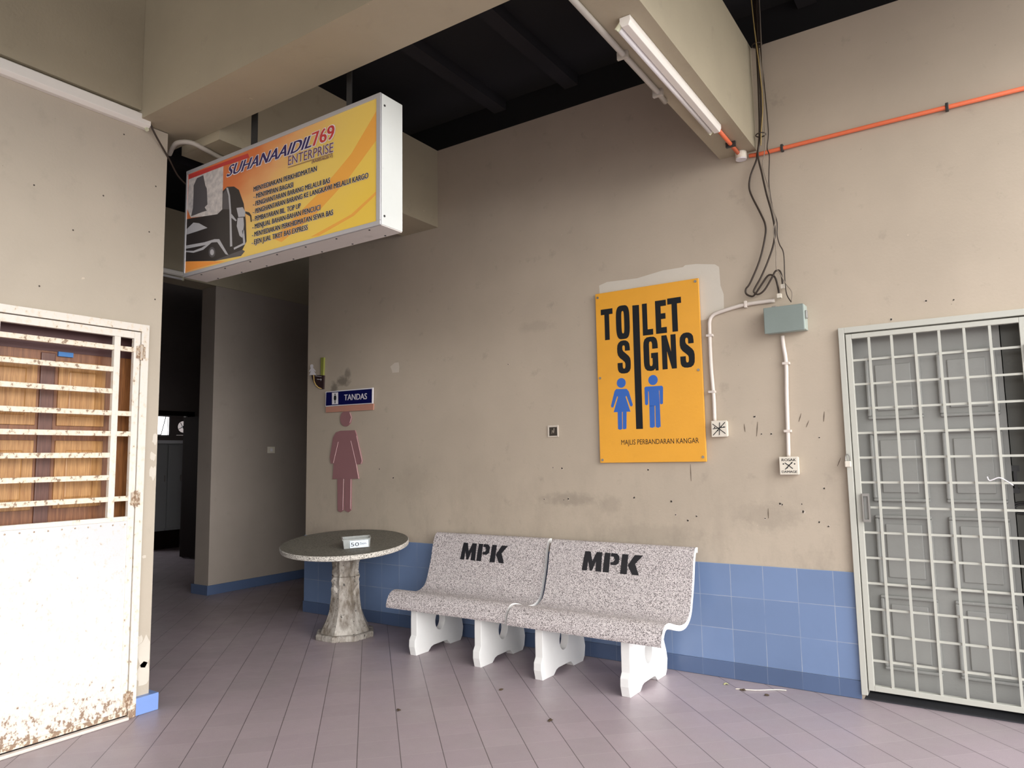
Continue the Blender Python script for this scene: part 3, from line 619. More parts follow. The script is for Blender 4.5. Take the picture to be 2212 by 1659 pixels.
obj('sheet_panel', bx(lx0+.006, lx1-.004, -3.40, -2.408, .035, 1.08), M['door_paint'], dr)
obj('panel_rail', bx(lx0, lx1, -3.40, -2.408, 1.072, 1.098), M['frame_rust'], dr, bevel=.002)
obj('bottom_rail', bx(lx0, lx1+.002, -3.40, -2.372, .022, .045), M['frame_rust'], dr)
obj('sill', bx(-2.418, -2.385, -3.40, -2.375, .0005, .018), M['conduit'], dr, bevel=.006)
for (a, y, z) in D['lmisc']['hinges']:
    bm = bmesh.new(); cyl(bm, (-2.412, -2.370, z-.045), (-2.412, -2.370, z+.045), .010, 10); box(bm, -2.4215, -2.414, -2.395, -2.345, z-.035, z+.035)
    obj('hinge', bm, M['hinge'], dr)
for k in range(10): obj('rivet', cyl(bmesh.new(), (-2.430, -2.42-.065*k, 1.055+random.uniform(-.004, .004)), (-2.4245, -2.42-.065*k, 1.055), .0045, 8), M['hinge'], dr)
# varnished wooden door behind
wd = empty('door_3', (-2.53, -2.8, 0)); wd['kind'] = 'structure'
obj('leaf', bx(-2.60, -2.55, -3.395, -2.46, 0, 2.0), M['wood_rail'], wd)
obj('transom', bx(-2.61, -2.545, -3.395, -2.335, 2.0, 2.18), M['transom'], wd)
obj('side_board', bx(-2.60, -2.535, -2.46, -2.335, 0, 2.0), M['wood_side'], wd)
for (y0, y1) in [(-2.745, -2.50), (-3.10, -2.85)]:
    for (z0, z1) in [(1.60, 1.95), (1.16, 1.52), (.2, .9)]:
        bm = bmesh.new()
        for d, xx in ((0, -2.540), (.028, -2.548)):
            box(bm, -2.552, xx, y0+d, y1-d, z0+d, z1-d)
        obj('panel_moulding', bm, M['wood_panel'], wd, bevel=.006)
        obj('raised_panel', bx(-2.552, -2.534, y0+.05, y1-.05, z0+.05, z1-.05), M['wood_panel'], wd, bevel=.012)
obj('stile', bx(-2.552, -2.538, -2.835, -2.765, 0, 1.99), M['wood_stile'], wd, bevel=.004)
obj('blue_tag', bx(-2.548, -2.534, -2.755, -2.68, 1.975, 2.0), M['blue_tag'], wd)
# ================================================================ grille door (right)
gd = empty('door_4', (1.4, 0, 0)); gd['kind'] = 'structure'
obj('frame', bx(.915, .947, -.030, .05, .03, 2.117, .947, 1.862, -.030, .05, 2.083, 2.117, 1.83, 1.862, -.030, .05, 0, 2.083), M['grille'], gd, bevel=.002)
obj('leaf_frame', bx(.953, .983, -.026, .004, .058, 2.075, 1.785, 1.82, -.026, .004, .058, 2.075, .983, 1.785, -.026, .004, 2.047, 2.075, .983, 1.785, -.026, .004, .058, .088), M['grille'], gd, bevel=.002)
vb = [1.075, 1.191, 1.307, 1.424, 1.541, 1.657]
for x in vb: obj('upright_bar', bx(x-.0065, x+.0065, -.024, -.012, .088, 2.047), M['grille'], gd)
for k in range(1, 14):
    z = 2.061-.1415*k
    obj('cross_bar', bx(.983, 1.785, -.012, -.003, z-.006, z+.006), M['grille'], gd)
hd = obj('handle', bx(.985, 1.024, -.045, -.026, .99, 1.005, .985, 1.024, -.045, -.026, 1.135, 1.15, .985, .993, -.045, -.026, 1.005, 1.135, 1.016, 1.024, -.045, -.026, 1.005, 1.135), M['steel'], gd)
obj('keeper', bx(.994, 1.015, -.030, -.0265, 1.0, 1.14), M['grey_door'], gd)
obj('hinge', bx(1.80, 1.835, -.040, -.026, 1.84, 1.93), M['steel'], gd, bevel=.003)
pl = empty('padlock', (.925, -.045, 1.34)); tag(pl, 'small pale padlock hanging from the left edge of the white grille door', 'padlock')
obj('body', bx(.908, .942, -.052, -.034, 1.30, 1.335), M['plastic'], pl, bevel=.005)
obj('shackle', tube(bmesh.new(), spline([(.914, -.043, 1.33), (.914, -.043, 1.362), (.925, -.043, 1.374), (.936, -.043, 1.362), (.936, -.043, 1.33)]), .0035, 6), M['steel'], pl)
ti = obj('wire_tie', tube(bmesh.new(), spline([(1.59, -.03, 1.245), (1.60, -.032, 1.225), (1.64, -.034, 1.24), (1.67, -.034, 1.225), (1.70, -.034, 1.20)]), .003, 6), M['white']); tag(ti, 'thin white wire twisted round a bar of the grille door', 'wire')
# grey panelled door inside
ig = empty('door_5', (1.35, .1, 0)); ig['kind'] = 'structure'
obj('leaf', bx(.94, 1.70, .10, .14, .03, 2.10), M['grey_door'], ig)
gp = D['gpan']
for (x0, x1) in [(1.03, 1.315), (1.395, 1.675)]:
    for (z1, z0) in [(gp[0], gp[1]), (gp[2], gp[3]), (gp[4], gp[5]), (gp[6], gp[7])]:
        bm = bmesh.new()
        for (a, b, c, d) in [(x0, x1, z1-.018, z1), (x0, x1, z0, z0+.018), (x0, x0+.018, z0+.018, z1-.018), (x1-.018, x1, z0+.018, z1-.018)]: box(bm, a, b, .078, .102, c, d)
        obj('panel_moulding', bm, M['grey_door'], ig, bevel=.006)
        obj('raised_panel', bx(x0+.05, x1-.05, .092, .102, z0+.05, z1-.05), M['grey_door'], ig, bevel=.008)
obj('fixed_leaf', bx(1.705, 1.87, .125, .16, .03, 2.10), M['grey_dark'], ig)
bt = obj('bolt', bx(1.695, 1.735, .108, .124, 1.27, 1.30, 1.708, 1.722, .104, .124, 1.17, 1.27, 1.70, 1.73, .106, .124, 1.155, 1.18), M['dark_metal'], ig)
bm = bmesh.new()
for r in (.05, .035): tube(bm, [(1.735+r*math.cos(2*math.pi*k/20), .118, 1.075+.6*r*math.sin(2*math.pi*k/20)) for k in range(21)], .006, 6, False)
obj('pull_ring', bm, M['dark_metal'], ig)
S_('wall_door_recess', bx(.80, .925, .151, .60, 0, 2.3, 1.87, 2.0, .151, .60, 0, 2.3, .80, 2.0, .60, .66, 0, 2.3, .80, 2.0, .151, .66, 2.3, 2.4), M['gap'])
# ================================================================ light box sign
BX0, BX1, BZ0, BZ1, BY0, BY1 = -2.505, -.812, 2.545, 3.232, -2.076, -1.912
lb = empty('light_box_sign', ((BX0+BX1)/2, (BY0+BY1)/2, BZ0)); tag(lb, 'long yellow shop light box listing bus and parcel services, hung below the beams', 'sign')
bm = bmesh.new(); box(bm, BX0, BX1, BY0+.012, BY1, BZ0+.004, BZ1)
obj('housing', bm, M['white_sheet'], lb, bevel=.003)
obj('underside', bx(BX0+.004, BX1-.004, BY0+.014, BY1-.002, BZ0, BZ0+.0038), M['box_under'], lb)
e = .026
obj('frame', bx(BX0, BX1, BY0, BY0+.012, BZ0, BZ0+e*.9, BX0, BX1, BY0, BY0+.012, BZ1-e*.9, BZ1, BX0, BX0+e*.6, BY0, BY0+.012, BZ0+e*.9, BZ1-e*.9, BX1-e*1.1, BX1, BY0, BY0+.012, BZ0+e*.9, BZ1-e*.9), M['alu'], lb, bevel=.002)
fp = obj('face_panel', bx(BX0+e*.6, BX1-e*1.1, BY0+.005, BY0+.0118, BZ0+e*.9, BZ1-e*.9), M['print_bg'], lb)
def clampP(P): return [(min(max(x, BX0+e*.6+.001), BX1-e*1.1-.001), min(max(z, BZ0+e*.9+.001), BZ1-e*.9-.001)) for x, z in P]
yy = BY0+.0048
bus = D['bus']
def pr(name, key, mat, lvl): return obj(name, flat([clampP(bus[key])], yy-.0002*lvl), mat, fp)
pr('printed_swirl', 'arc_a', M['arc'], 0); pr('printed_swirl', 'arc_b', M['arc'], 0); pr('printed_red_band', 'red_band', M['red_print'], 0)
pr('printed_orange_band', 'orange_strip', M['orange_print'], 0)
pr('printed_photo', 'photo', M['photo_print'], 1); pr('printed_engine', 'machine', M['bus_dark'], 2)
pr('printed_shadow', 'shadow', M['bus_dark'], 1); pr('printed_bus', 'body', M['bus_black'], 3)
for k, mt, l in [('pillar', M['bus_grey'], 5), ('screen', M['bus_dark'], 4), ('plate', M['bus_grey'], 4), ('grille', M['bus_grey'], 4), ('stripe_a', M['bus_grey'], 4), ('stripe_b', M['bus_grey'], 4), ('front_line', M['bus_grey'], 4), ('mirror_a', M['bus_grey'], 6), ('mirror_b', M['bus_black'], 4), ('wheel', M['bus_dark'], 5), ('hub', M['bus_grey'], 6)]:
    pr('printed_bus_'+{'pillar': 'pillar', 'screen': 'windscreen', 'plate': 'number_plate', 'grille': 'grille', 'stripe_a': 'stripe', 'stripe_b': 'stripe', 'front_line': 'bumper_line', 'mirror_a': 'mirror', 'mirror_b': 'mirror', 'wheel': 'wheel', 'hub': 'wheel_hub'}[k], k, mt, l)
ty = yy-.004
for s, a, b in D['box_text']:
    put_text('lettering', s, a, b, .029, ty+.0006, M['white'], fp, 0, 0, 0, .0016)
    put_text('lettering', s, a, b, .029, ty, M['ink'], fp, 0, 0, .0022)
for (s, a, b, t_), mt, sh, of, ow in [(D['box_head'][0], M['navy_print'], .4, 0, .045), (D['box_head'][1], M['red_print'], 0, 0, .045), (D['box_head'][2], M['violet'], 0, .0, .03), (D['box_head'][3], M['violet'], 0, 0, 0)]:
    hh = (t_[1]-b[1]) if s != 'SUHANAAIDIL' else (t_[1]-a[1])
    hh *= .92
    bd = .007 if s in ('SUHANAAIDIL', '769') else .001
    if s == '769': a = (a[0]+.008, a[1])
    if ow: put_text('lettering_outline', s, a, b, hh, ty+.0012, M['white'], fp, 0, sh, bd, .0042 if bd > .002 else .002)
    if s[0] == '(': a, b, hh = (a[0], a[1]-.012), (b[0], b[1]-.012), .016
    put_text('lettering', s, a, b, hh, ty, mt, fp, 0, sh, bd)
put_text('lettering_rule', 'I', (-1.5176, 3.010), (-1.158, 3.000), .0028, ty, M['violet'], fp)
for x, w2 in ((-1.925, .028), (-1.115, .019)):
    obj('hanger_bar', bx(x-w2, x+w2, -2.003, -1.997, BZ1, 4.449), M['dark_metal'], lb)
for z in (BZ0+.05, BZ1-.06): obj('screw', cyl(bmesh.new(), (BX1-.002, BY0+.03, z), (BX1+.003, BY0+.03, z), .006, 8), M['dark_metal'], lb)
for k in range(7):
    for yv in (BY0+.03, BY1-.02): obj('screw', cyl(bmesh.new(), (BX0+.15+k*.24, yv, BZ0+.001), (BX0+.15+k*.24, yv, BZ0-.003), .005, 8), M['dark_metal'], lb)
# ================================================================ TOILET SIGNS board
sx0, sx1, sz0, sz1 = -.676, .086, 1.341, 2.552
ts = empty('toilet_sign', (-.3, -.02, 1.34)); tag(ts, 'large yellow board reading TOILET SIGNS with blue woman and man figures', 'sign')
SY = -.026
obj('board', bx(sx0, sx1, SY, SY+.018, sz0, sz1), [M['yellow']], ts, bevel=.002)
def fit(P, g): (x0, z1), (x1, z0) = g; return [(x0+u*(x1-x0), z0+v*(z1-z0)) for u, v in P]
def stroke(C, wx, wz):
    C = [Vector((a, b, 0)) for a, b in C]; C = spline(C, 8); L, R_ = [], []
    for i, p in enumerate(C):
        d = (C[min(i+1, len(C)-1)]-C[max(i-1, 0)]).normalized(); nx, nz = -d.y, d.x
        L.append((p.x+nx*wx, p.y+nz*wz)); R_.append((p.x-nx*wx, p.y-nz*wz))
    return [[L[i], L[i+1], R_[i+1], R_[i]] for i in range(len(C)-1)]
GL = {
 'T': [[(0, 1), (0, .82), (.30, .82), (.30, 0), (.70, 0), (.70, .82), (1, .82), (1, 1)]],
 'L': [[(0, 0), (0, 1), (.48, 1), (.48, .18), (1, .18), (1, 0)]],
 'E': [[(0, 0), (0, 1), (1, 1), (1, .82), (.50, .82), (.50, .60), (.92, .60), (.92, .43), (.50, .43), (.50, .18), (1, .18), (1, 0)]],
 'N': [[(0, 0), (0, 1), (.36, 1), (.64, .50), (.64, 1), (1, 1), (1, 0), (.66, 0), (.36, .52), (.36, 0)]],
 'S': [[(.40, .33), (.02, .33), (.02, .22), (.04, .12), (.12, .05), (.28, .01), (.50, 0), (.74, .01), (.90, .06), (.98, .14), (1, .25), (1, .36), (.96, .45), (.86, .52), (.66, .60), (.48, .67), (.42, .72), (.41, .79), (.44, .84), (.50, .85), (.57, .84), (.60, .79), (.60, .68), (.97, .68), (.97, .76), (.94, .88), (.84, .95), (.68, .99), (.50, 1), (.30, .99), (.14, .94), (.05, .87), (.02, .77), (.02, .66), (.07, .56), (.20, .48), (.42, .40), (.56, .34), (.60, .29), (.60, .21), (.57, .16), (.50, .145), (.43, .16), (.40, .21)]],
 'G': [[(.61, .64), (.61, .79), (.57, .85), (.50, .86), (.43, .85), (.40, .79), (.40, .21), (.43, .15), (.50, .14), (.57, .15), (.61, .21), (.61, .37), (.52, .37), (.52, .52), (1, .52), (1, 0), (.80, 0), (.78, .06), (.66, .01), (.46, 0), (.22, .02), (.08, .08), (.02, .16), (0, .28), (0, .72), (.02, .85), (.10, .94), (.26, .99), (.50, 1), (.74, .99), (.90, .94), (.97, .86), (1, .75), (1, .64)]],
}
def rr(n, cx, cz, a, b, p=.55): return [(cx+a*math.copysign(abs(math.cos(2*math.pi*k/n))**p, math.cos(2*math.pi*k/n)), cz+b*math.copysign(abs(math.sin(2*math.pi*k/n))**p, math.sin(2*math.pi*k/n))) for k in range(n)]
O1, O2 = rr(40, .5, .5, .5, .5), rr(40, .5, .5, .10, .33)
GL['O'] = [[O1[i], O1[(i+1) % 40], O2[(i+1) % 40], O2[i]] for i in range(40)]
for k, ch in [('T1', 'T'), ('O', 'O'), ('L', 'L'), ('E', 'E'), ('T2', 'T'), ('S1', 'S'), ('G', 'G'), ('N', 'N'), ('S2', 'S')]:
    obj('letter', flat([fit(P, D['glyph'][k]) for P in GL[ch]], SY-.0008), M['ink'], ts)
obj('divider_bar', flat([D['bar']], SY-.0008), M['ink'], ts)
def circle_from(p): return circ(p[0], math.hypot(p[1][0]-p[0][0], p[1][1]-p[0][1]), 28)
obj('woman_pictogram', flat([D['woman'], *D['woman_l'], circle_from(D['woman_h'])], SY-.0008), M['blue'], ts)
obj('man_pictogram', flat([D['man'], *D['man_l'], circle_from(D['man_h'])], SY-.0008), M['blue'], ts)
put_text('caption', 'MAJLIS PERBANDARAN KANGAR', D['majlis'][0], D['majlis'][1], .034, SY-.0008, M['ink'], ts)
for (x, z) in [(sx0+.02, sz1-.03), (sx1-.02, sz1-.02), (sx0+.02, 2.0-.06), (sx1-.025, 1.94), (sx0+.02, sz0+.02), (sx1-.02, sz0+.03)]:
    bm = bmesh.new(); cyl(bm, (x, SY-.004, z), (x, 0, z), .009, 10); obj('bolt', bm, M['steel'], ts)
# ================================================================ TANDAS sign, blade sign, pink figure
tn = empty('tandas_sign', (-3.2, -.02, 1.9)); tag(tn, 'small navy sign with white border reading TANDAS above the pink figure', 'sign')
obj('board', flat([D['tandas']], -.022, .012), M['white'], tn)
obj('face', flat([D['tandas_blue']], -.0228), M['navy'], tn)
obj('pictogram_panel', flat([D['tandas_pict']], -.0236), M['white'], tn)
put_text('lettering', 'TANDAS', *D['tandas_txt'][:2], .053, -.0236, M['white'], tn, 0, 0, .003)
def lady(x, z, h, wd=None):
    """woman pictogram: feet at z, height h"""
    w_ = (wd or .42*h); c = x
    return [[(c-.30*w_, z+.80*h), (c+.30*w_, z+.80*h), (c+.5*w_, z+.48*h), (c+.38*w_, z+.46*h), (c+.22*w_, z+.66*h), (c+.42*w_, z+.34*h), (c-.42*w_, z+.34*h), (c-.22*w_, z+.66*h), (c-.38*w_, z+.46*h), (c-.5*w_, z+.48*h)],
            [(c-.18*w_, z), (c-.03*w_, z), (c-.03*w_, z+.36*h), (c-.18*w_, z+.36*h)], [(c+.03*w_, z), (c+.18*w_, z), (c+.18*w_, z+.36*h), (c+.03*w_, z+.36*h)], circ((c, z+.905*h), .085*h, 14)]
tp = D['tandas_pict']; pcx = sum(p[0] for p in tp)/4; pz = min(p[1] for p in tp); ph = max(p[1] for p in tp)-pz
obj('pictogram', flat(lady(pcx, pz+.08*ph, ph*.84), -.0242), M['ink'], tn)
st = obj('old_sign_strip', flat([D['pink_strip']], -.014, .012), M['salmon']); tag(st, 'faded salmon strip of an old sign below the navy sign', 'sign strip')
pf = empty('pink_figure', (-3.26, -.01, .93)); tag(pf, 'tall dull pink cut-out woman figure on the wall above the round table', 'sign')
obj('dress', flat([D['pink']], -.012, .010), M['pink'], pf)
for L in D['pink_l']: obj('leg', flat([L], -.012, .010), M['pink'], pf)
obj('head', flat([circle_from(D['pink_h'])], -.012, .010), M['pink'], pf)
for P in D['pink_lines']: obj('edge_line', tube(bmesh.new(), [(x, -.0125, z) for x, z in P], .0022, 6), M['pink_edge'], pf)
bl = empty('women_blade_sign', (-3.6, -.02, 2.07)); tag(bl, 'small dark quarter-round sign with white woman figure, arrow and olive bar', 'sign')
obj('bar', flat([D['blade_green']], -.020, .018), M['olive'], bl)
obj('panel', flat([D['blade_black']], -.018, .016), M['dark_board'], bl)
obj('curved_band', flat([D['blade_yellow']], -.0188), M['gold'], bl)
obj('figure', flat([D['blade_fig']], -.0196), M['white'], bl)
put_text('lettering', 'Women', D['blade_txt'][0], D['blade_txt'][1], .009, -.0200, M['white'], bl)
a, b = D['blade_arrow']
obj('arrow', flat([[(a[0], a[1]-.002), (b[0], b[1]-.002), (b[0], b[1]+.002), (a[0], a[1]+.002)], [(b[0], b[1]), (b[0]-.012, b[1]+.010), (b[0]-.010, b[1]+.012), (b[0]+.004, b[1])], [(b[0]+.004, b[1]), (b[0]-.010, b[1]-.012), (b[0]-.012, b[1]-.010), (b[0], b[1])]], -.0200), M['white'], bl)
# ================================================================ concrete benches
PF = [(.020, .800), (-.012, .803), (-.040, .785), (-.068, .718), (-.092, .615), (-.128, .505), (-.165, .425), (-.225, .388), (-.300, .384), (-.385, .402), (-.470, .428), (-.530, .430), (-.572, .402), (-.600, .345), (-.598, .318)]
PF = [(a-.06, b) for a, b in PF]
PS = [(p.x, p.y) for p in spline([Vector((a, b, 0)) for a, b in PF], 5)]
def seat_bm(x0, x1):
    n = len(PS); TH = .032; back = []
    for i, p in enumerate(PS):
        a, b = PS[max(i-1, 0)], PS[min(i+1, n-1)]; dy, dz = b[0]-a[0], b[1]-a[1]; l = math.hypot(dy, dz)
        back.append((p[0]-dz/l*TH, p[1]+dy/l*TH))     # to the rear / underside
    bm = bmesh.new(); NX = 10; F = []; B = []
    for k in range(NX+1):
        x = x0+(x1-x0)*k/NX
        F.append([bm.verts.new((x, *p)) for p in PS]); B.append([bm.verts.new((x, *p)) for p in back])
    for k in range(NX):
        for i in range(n-1):
            f = bm.faces.new((F[k][i], F[k][i+1], F[k+1][i+1], F[k+1][i])); f.material_index = 0
            f = bm.faces.new((B[k][i+1], B[k][i], B[k+1][i], B[k+1][i+1])); f.material_index = 1
        f = bm.faces.new((F[k][0], F[k+1][0], B[k+1][0], B[k][0])); f.material_index = 0
        f = bm.faces.new((F[k+1][n-1], F[k][n-1], B[k][n-1], B[k+1][n-1])); f.material_index = 0
    for k in (0, NX):
        for i in range(n-1):
            q = (F[k][i], B[k][i], B[k][i+1], F[k][i+1]); f = bm.faces.new(q if k == 0 else q[::-1]); f.material_index = 1
    bmesh.ops.recalc_face_normals(bm, faces=bm.faces)
    return bm
def surf_y(z):
    for a, b in zip(PS, PS[1:]):
        if a[1] >= z >= b[1] and a[1] < .81 and a[0] < -.06: return a[0]+(b[0]-a[0])*(a[1]-z)/max(1e-9, a[1]-b[1])
    return -.1
MPK = [[(0, 0), (.035, 1), (.13, 1), (.175, .52), (.235, 1), (.33, 1), (.335, 0), (.235, 0), (.235, .5), (.18, .02), (.14, .02), (.10, .5), (.09, 0)],
       [(.36, 0), (.375, 1), (.47, 1), (.465, 0)], [(.48, 1), (.58, 1), (.625, .86), (.62, .52), (.57, .40), (.48, .40), (.48, .54), (.53, .56), (.55, .68), (.53, .82), (.48, .84)],
       [(.65, 0), (.665, 1), (.765, 1), (.76, 0)], [(.77, .48), (.87, 1), (1.0, 1), (.885, .55), (.955, 0), (.845, 0), (.77, .42)]]
def stencil(x0, x1, z0, z1, drop):
    bm = bmesh.new()
    for P in MPK: poly_xz(bm, [(x0+u*(x1-x0), z0+v*(z1-z0)-drop*u) for u, v in P], 0)
    for k in range(1, 24):
        z = z0-drop+(z1-z0+drop)*k/24
        bmesh.ops.bisect_plane(bm, geom=bm.verts[:]+bm.edges[:]+bm.faces[:], plane_co=(0, 0, z), plane_no=(0, 0, 1))
    for v in bm.verts: v.co.y = surf_y(v.co.z)-.0022
    return bm
def leg_bm(x0, x1):
    """side plate in y-z with round hole, thickness x0..x1"""
    o = [(-.612, .0), (-.480, .0), (-.448, .026), (-.420, .034), (-.285, .036), (-.262, .034), (-.225, .0), (-.100, .0), (-.078, .030), (-.066, .095), (-.080, .150), (-.118, .235), (-.150, .352),
         (-.26, .350), (-.37, .352), (-.45, .366), (-.53, .385), (-.600, .385), (-.606, .25), (-.606, .135), (-.626, .105), (-.628, .060)]
    n = 44; c = (-.345, .198)
    # resample outline to n points by angle about the hole centre
    def cast(t):
        d = (math.cos(t), math.sin(t)); best = None
        for i in range(len(o)):
            (x1_, y1_), (x2_, y2_) = o[i], o[(i+1) % len(o)]
            ex, ey = x2_-x1_, y2_-y1_; den = d[0]*ey-d[1]*ex
            if abs(den) < 1e-9: continue
            s = ((x1_-c[0])*ey-(y1_-c[1])*ex)/den; u = ((x1_-c[0])*d[1]-(y1_-c[1])*d[0])/den
            if s > 0 and -1e-6 <= u <= 1+1e-6 and (best is None or s < best): best = s
        return (c[0]+d[0]*best, c[1]+d[1]*best)
    angs = sorted(set([round(math.atan2(p[1]-c[1], p[0]-c[0]), 5) for p in o]+[round(-math.pi+2*math.pi*(k+.5)/n, 5) for k in range(n)]))
    outer = [cast(t) for t in angs]; inner = [(c[0]+.055*math.cos(t), c[1]+.068*math.sin(t)) for t in angs]
    bm = bmesh.new(); m = len(angs)
    vo = [[bm.verts.new((x, *p)) for p in outer] for x in (x0, x1)]; vi = [[bm.verts.new((x, *p)) for p in inner] for x in (x0, x1)]
    for i in range(m):
        j = (i+1) % m
        bm.faces.new((vo[0][i], vo[0][j], vi[0][j], vi[0][i])); bm.faces.new((vo[1][j], vo[1][i], vi[1][i], vi[1][j]))
        bm.faces.new((vo[0][j], vo[0][i], vo[1][i], vo[1][j])); bm.faces.new((vi[0][i], vi[0][j], vi[1][j], vi[1][i]))
    bmesh.ops.recalc_face_normals(bm, faces=bm.faces)
    return bm
for (x0, x1, legs, rot, lab, tx) in [(-2.125, -1.075, (-1.905, -1.335), 0, 'left one of two white-legged terrazzo benches stencilled MPK, beside the round table', (-1.835, -1.405)),
                            (-1.062, -.005, (-.855, -.255), -1.3, 'right one of two white-legged terrazzo benches stencilled MPK, below the yellow board', (-.790, -.345))]:
    bn = empty('bench', ((x0), -.10, 0), (0, 0, math.radians(rot))); tag(bn, lab, 'bench', 'concrete benches against the wall')
    bn.location.y -= 0 if rot == 0 else .024; bn.location.x += 0 if rot == 0 else .030; piv = Matrix.Translation((x0, -.10, 0))
    def place(o): o.matrix_parent_inverse = piv.inverted(); return o
    place(obj('seat', seat_bm(x0, x1), [M['terrazzo'], M['white_leg']], bn, smooth=False, bevel=.008))
    for lx in legs: place(obj('leg', leg_bm(lx-.028, lx+.028), M['white_leg'], bn, bevel=.006))
    place(obj('stencil_lettering', stencil(tx[0], tx[1], .618, .742, .004), M['black'], bn))
# ================================================================ round table and tub
TCX, TCY, TZ, TA, TB = -2.6908, -.53, .7462, -.0492, .0856
tb = empty('round_table', (-2.76, -.47, 0)); tag(tb, 'round terrazzo table with tilted grimy top on a cracked white pedestal', 'table')
bm = bmesh.new(); lathe(bm, [(.485, -.040), (.497, -.034), (.500, -.020), (.500, -.006), (.494, 0)], (0, 0), 64)
tilt = Matrix.Translation((TCX, TCY, TZ)) @ Vector((0, 0, 1)).rotation_difference(Vector((-TA, -TB, 1)).normalized()).to_matrix().to_4x4()
bm.transform(tilt)
nz = Vector((-TA, -TB, 1)).normalized()
for f in bm.faces:
    f.normal_update(); f.material_index = 1 if f.normal.dot(nz) > .9 else 0
top = obj('tabletop', bm, [M['rim'], M['tabletop']], tb)
bm = bmesh.new(); PC = (-2.765, -.455)
random.seed(5)
prof = [(.205, .040), (.190, .075), (.160, .13), (.135, .20), (.122, .29), (.116, .38), (.117, .47), (.113, .475), (.112, .54), (.120, .60), (.140, .66), (.155, .715)]
lathe(bm, prof, PC, 8, math.pi/8)
bmesh.ops.subdivide_edges(bm, edges=bm.edges[:], cuts=2, use_grid_fill=True)
for v in bm.verts:
    if .33 < v.co.z < .62:
        k = 1+random.uniform(-.09, .05); v.co.x = PC[0]+(v.co.x-PC[0])*k; v.co.y = PC[1]+(v.co.y-PC[1])*k
    if v.co.z > .6: v.co.x += .35*(v.co.z-.6)
obj('pedestal', bm, M['pedestal'], tb, bevel=.004)
bm = bmesh.new(); lathe(bm, [(.238, 0), (.240, .035), (.228, .045)], PC, 8, math.pi/8); obj('base_slab', bm, M['pedestal'], tb, bevel=.004)
# clear tub
c1 = Vector((-2.495, -.728)); c2 = Vector((-2.370, -.581)); ang = math.atan2(c2.y-c1.y, c2.x-c1.x); Lx = (c2-c1).length; Dy = .105; Hh = .068
tx_ = Matrix.Translation((c1.x, c1.y, TZ+TA*(c1.x-TCX)+TB*(c1.y-TCY)+.002)) @ Vector((0, 0, 1)).rotation_difference(nz).to_matrix().to_4x4() @ Matrix.Rotation(ang, 4, 'Z')
tubo = empty('plastic_tub'); tubo.matrix_world = tx_; tubo.location, tubo.rotation_euler = tx_.to_translation(), tx_.to_euler()
tag(tubo, 'clear plastic tub with a handwritten 50 sen note on the round table', 'tub')
bm = bmesh.new(); t_ = .003
def fr(z, o): return [(-o, -o, z), (Lx+o, -o, z), (Lx+o, Dy+o, z), (-o, Dy+o, z)]
rings = [fr(0, 0), fr(Hh, .006), fr(Hh, .012), fr(Hh+.004, .012), fr(Hh+.004, .002), fr(Hh, .002), fr(t_, -.003)]
V = [[bm.verts.new(p) for p in r_] for r_ in rings]
for A, B in zip(V, V[1:]):
    for k in range(4): bm.faces.new((A[k], A[(k+1) % 4], B[(k+1) % 4], B[k]))
bm.faces.new(V[0][::-1]); bm.faces.new(V[-1]); obj('container', bm, M['clear'], tubo, local=True, bevel=.002)
obj('note', bx(.045, Lx-.01, -.0068, -.0062, .006, Hh-.008), M['note'] if 'note' in M else new_mat('paper_note', (.70, .76, .84), .7), tubo, local=True)
bm = text_mesh('50', .06, .028, .0)
for v in bm.verts: v.co += Vector((.052, -.0072, .018))
obj('lettering', bm, M['ink'], tubo, local=True)
bm = text_mesh('Sen', .045, .016, .0)
for v in bm.verts: v.co += Vector((.120, -.0072, .028))
obj('lettering', bm, M['ink'], tubo, local=True)
# ================================================================ fluorescent lamps
def batten(name, c0, c1, up, side, w_, h_, lab, tube_off=None, holders=True, tubeon=True):
    """c0->c1 axis along the mounting face, up = away from the mount, side = sideways"""
    c0, c1, up, side = Vector(c0), Vector(c1), Vector(up), Vector(side)
    r = empty(name, (c0+c1)/2); tag(r, lab, 'lamp', 'fluorescent batten lamps')
    bm = bmesh.new(); pts = []
    for c in (c0, c1):
        pts.append([bm.verts.new(c+side*a*w_+up*b*h_) for a, b in ((-.5, 0), (.5, 0), (.5, .55), (.32, 1), (-.32, 1), (-.5, .55))])
    for k in range(6): bm.faces.new((pts[0][k], pts[0][(k+1) % 6], pts[1][(k+1) % 6], pts[1][k]))
    bm.faces.new(pts[0][::-1]); bm.faces.new(pts[1]); bmesh.ops.recalc_face_normals(bm, faces=bm.faces)
    obj('body', bm, M['lamp'], r, bevel=.002)
    d = (c1-c0).normalized(); to = tube_off or (up*(h_+.016))
    to = Vector(to)
    for c, s in ((c0+d*.012, 1), (c1-d*.012, -1)):
        if not holders: continue
        bm = bmesh.new(); p0 = c+to*.45; p1 = c+to*1.25
        for p in (0,):
            cyl(bm, c+to*.3, c+to+to.normalized()*.014, .012, 8)
        obj('lamp_holder', bm, M['holder'], r)
    if tubeon:
        bm = bmesh.new(); cyl(bm, c0+d*.02+to, c1-d*.02+to, .013, 14); obj('tube', bm, M['tube'], r, smooth=True)
    return r
batten('fluorescent_lamp', (.40, -1.79, 3.331), (.40, -.50, 3.331), (0, 0, -1), (1, 0, 0), .052, .045, 'long white tube lamp under the concrete beam at the end of the orange conduit', (-.036, 0, -.036))
batten('fluorescent_lamp', (-2.450, -3.62, 3.412), (-2.450, -2.375, 3.412), (1, 0, 0), (0, 0, 1), .085, .058, 'white batten lamp without tube, high on the left wall above the white door', (.030, 0, -.040), True, False)
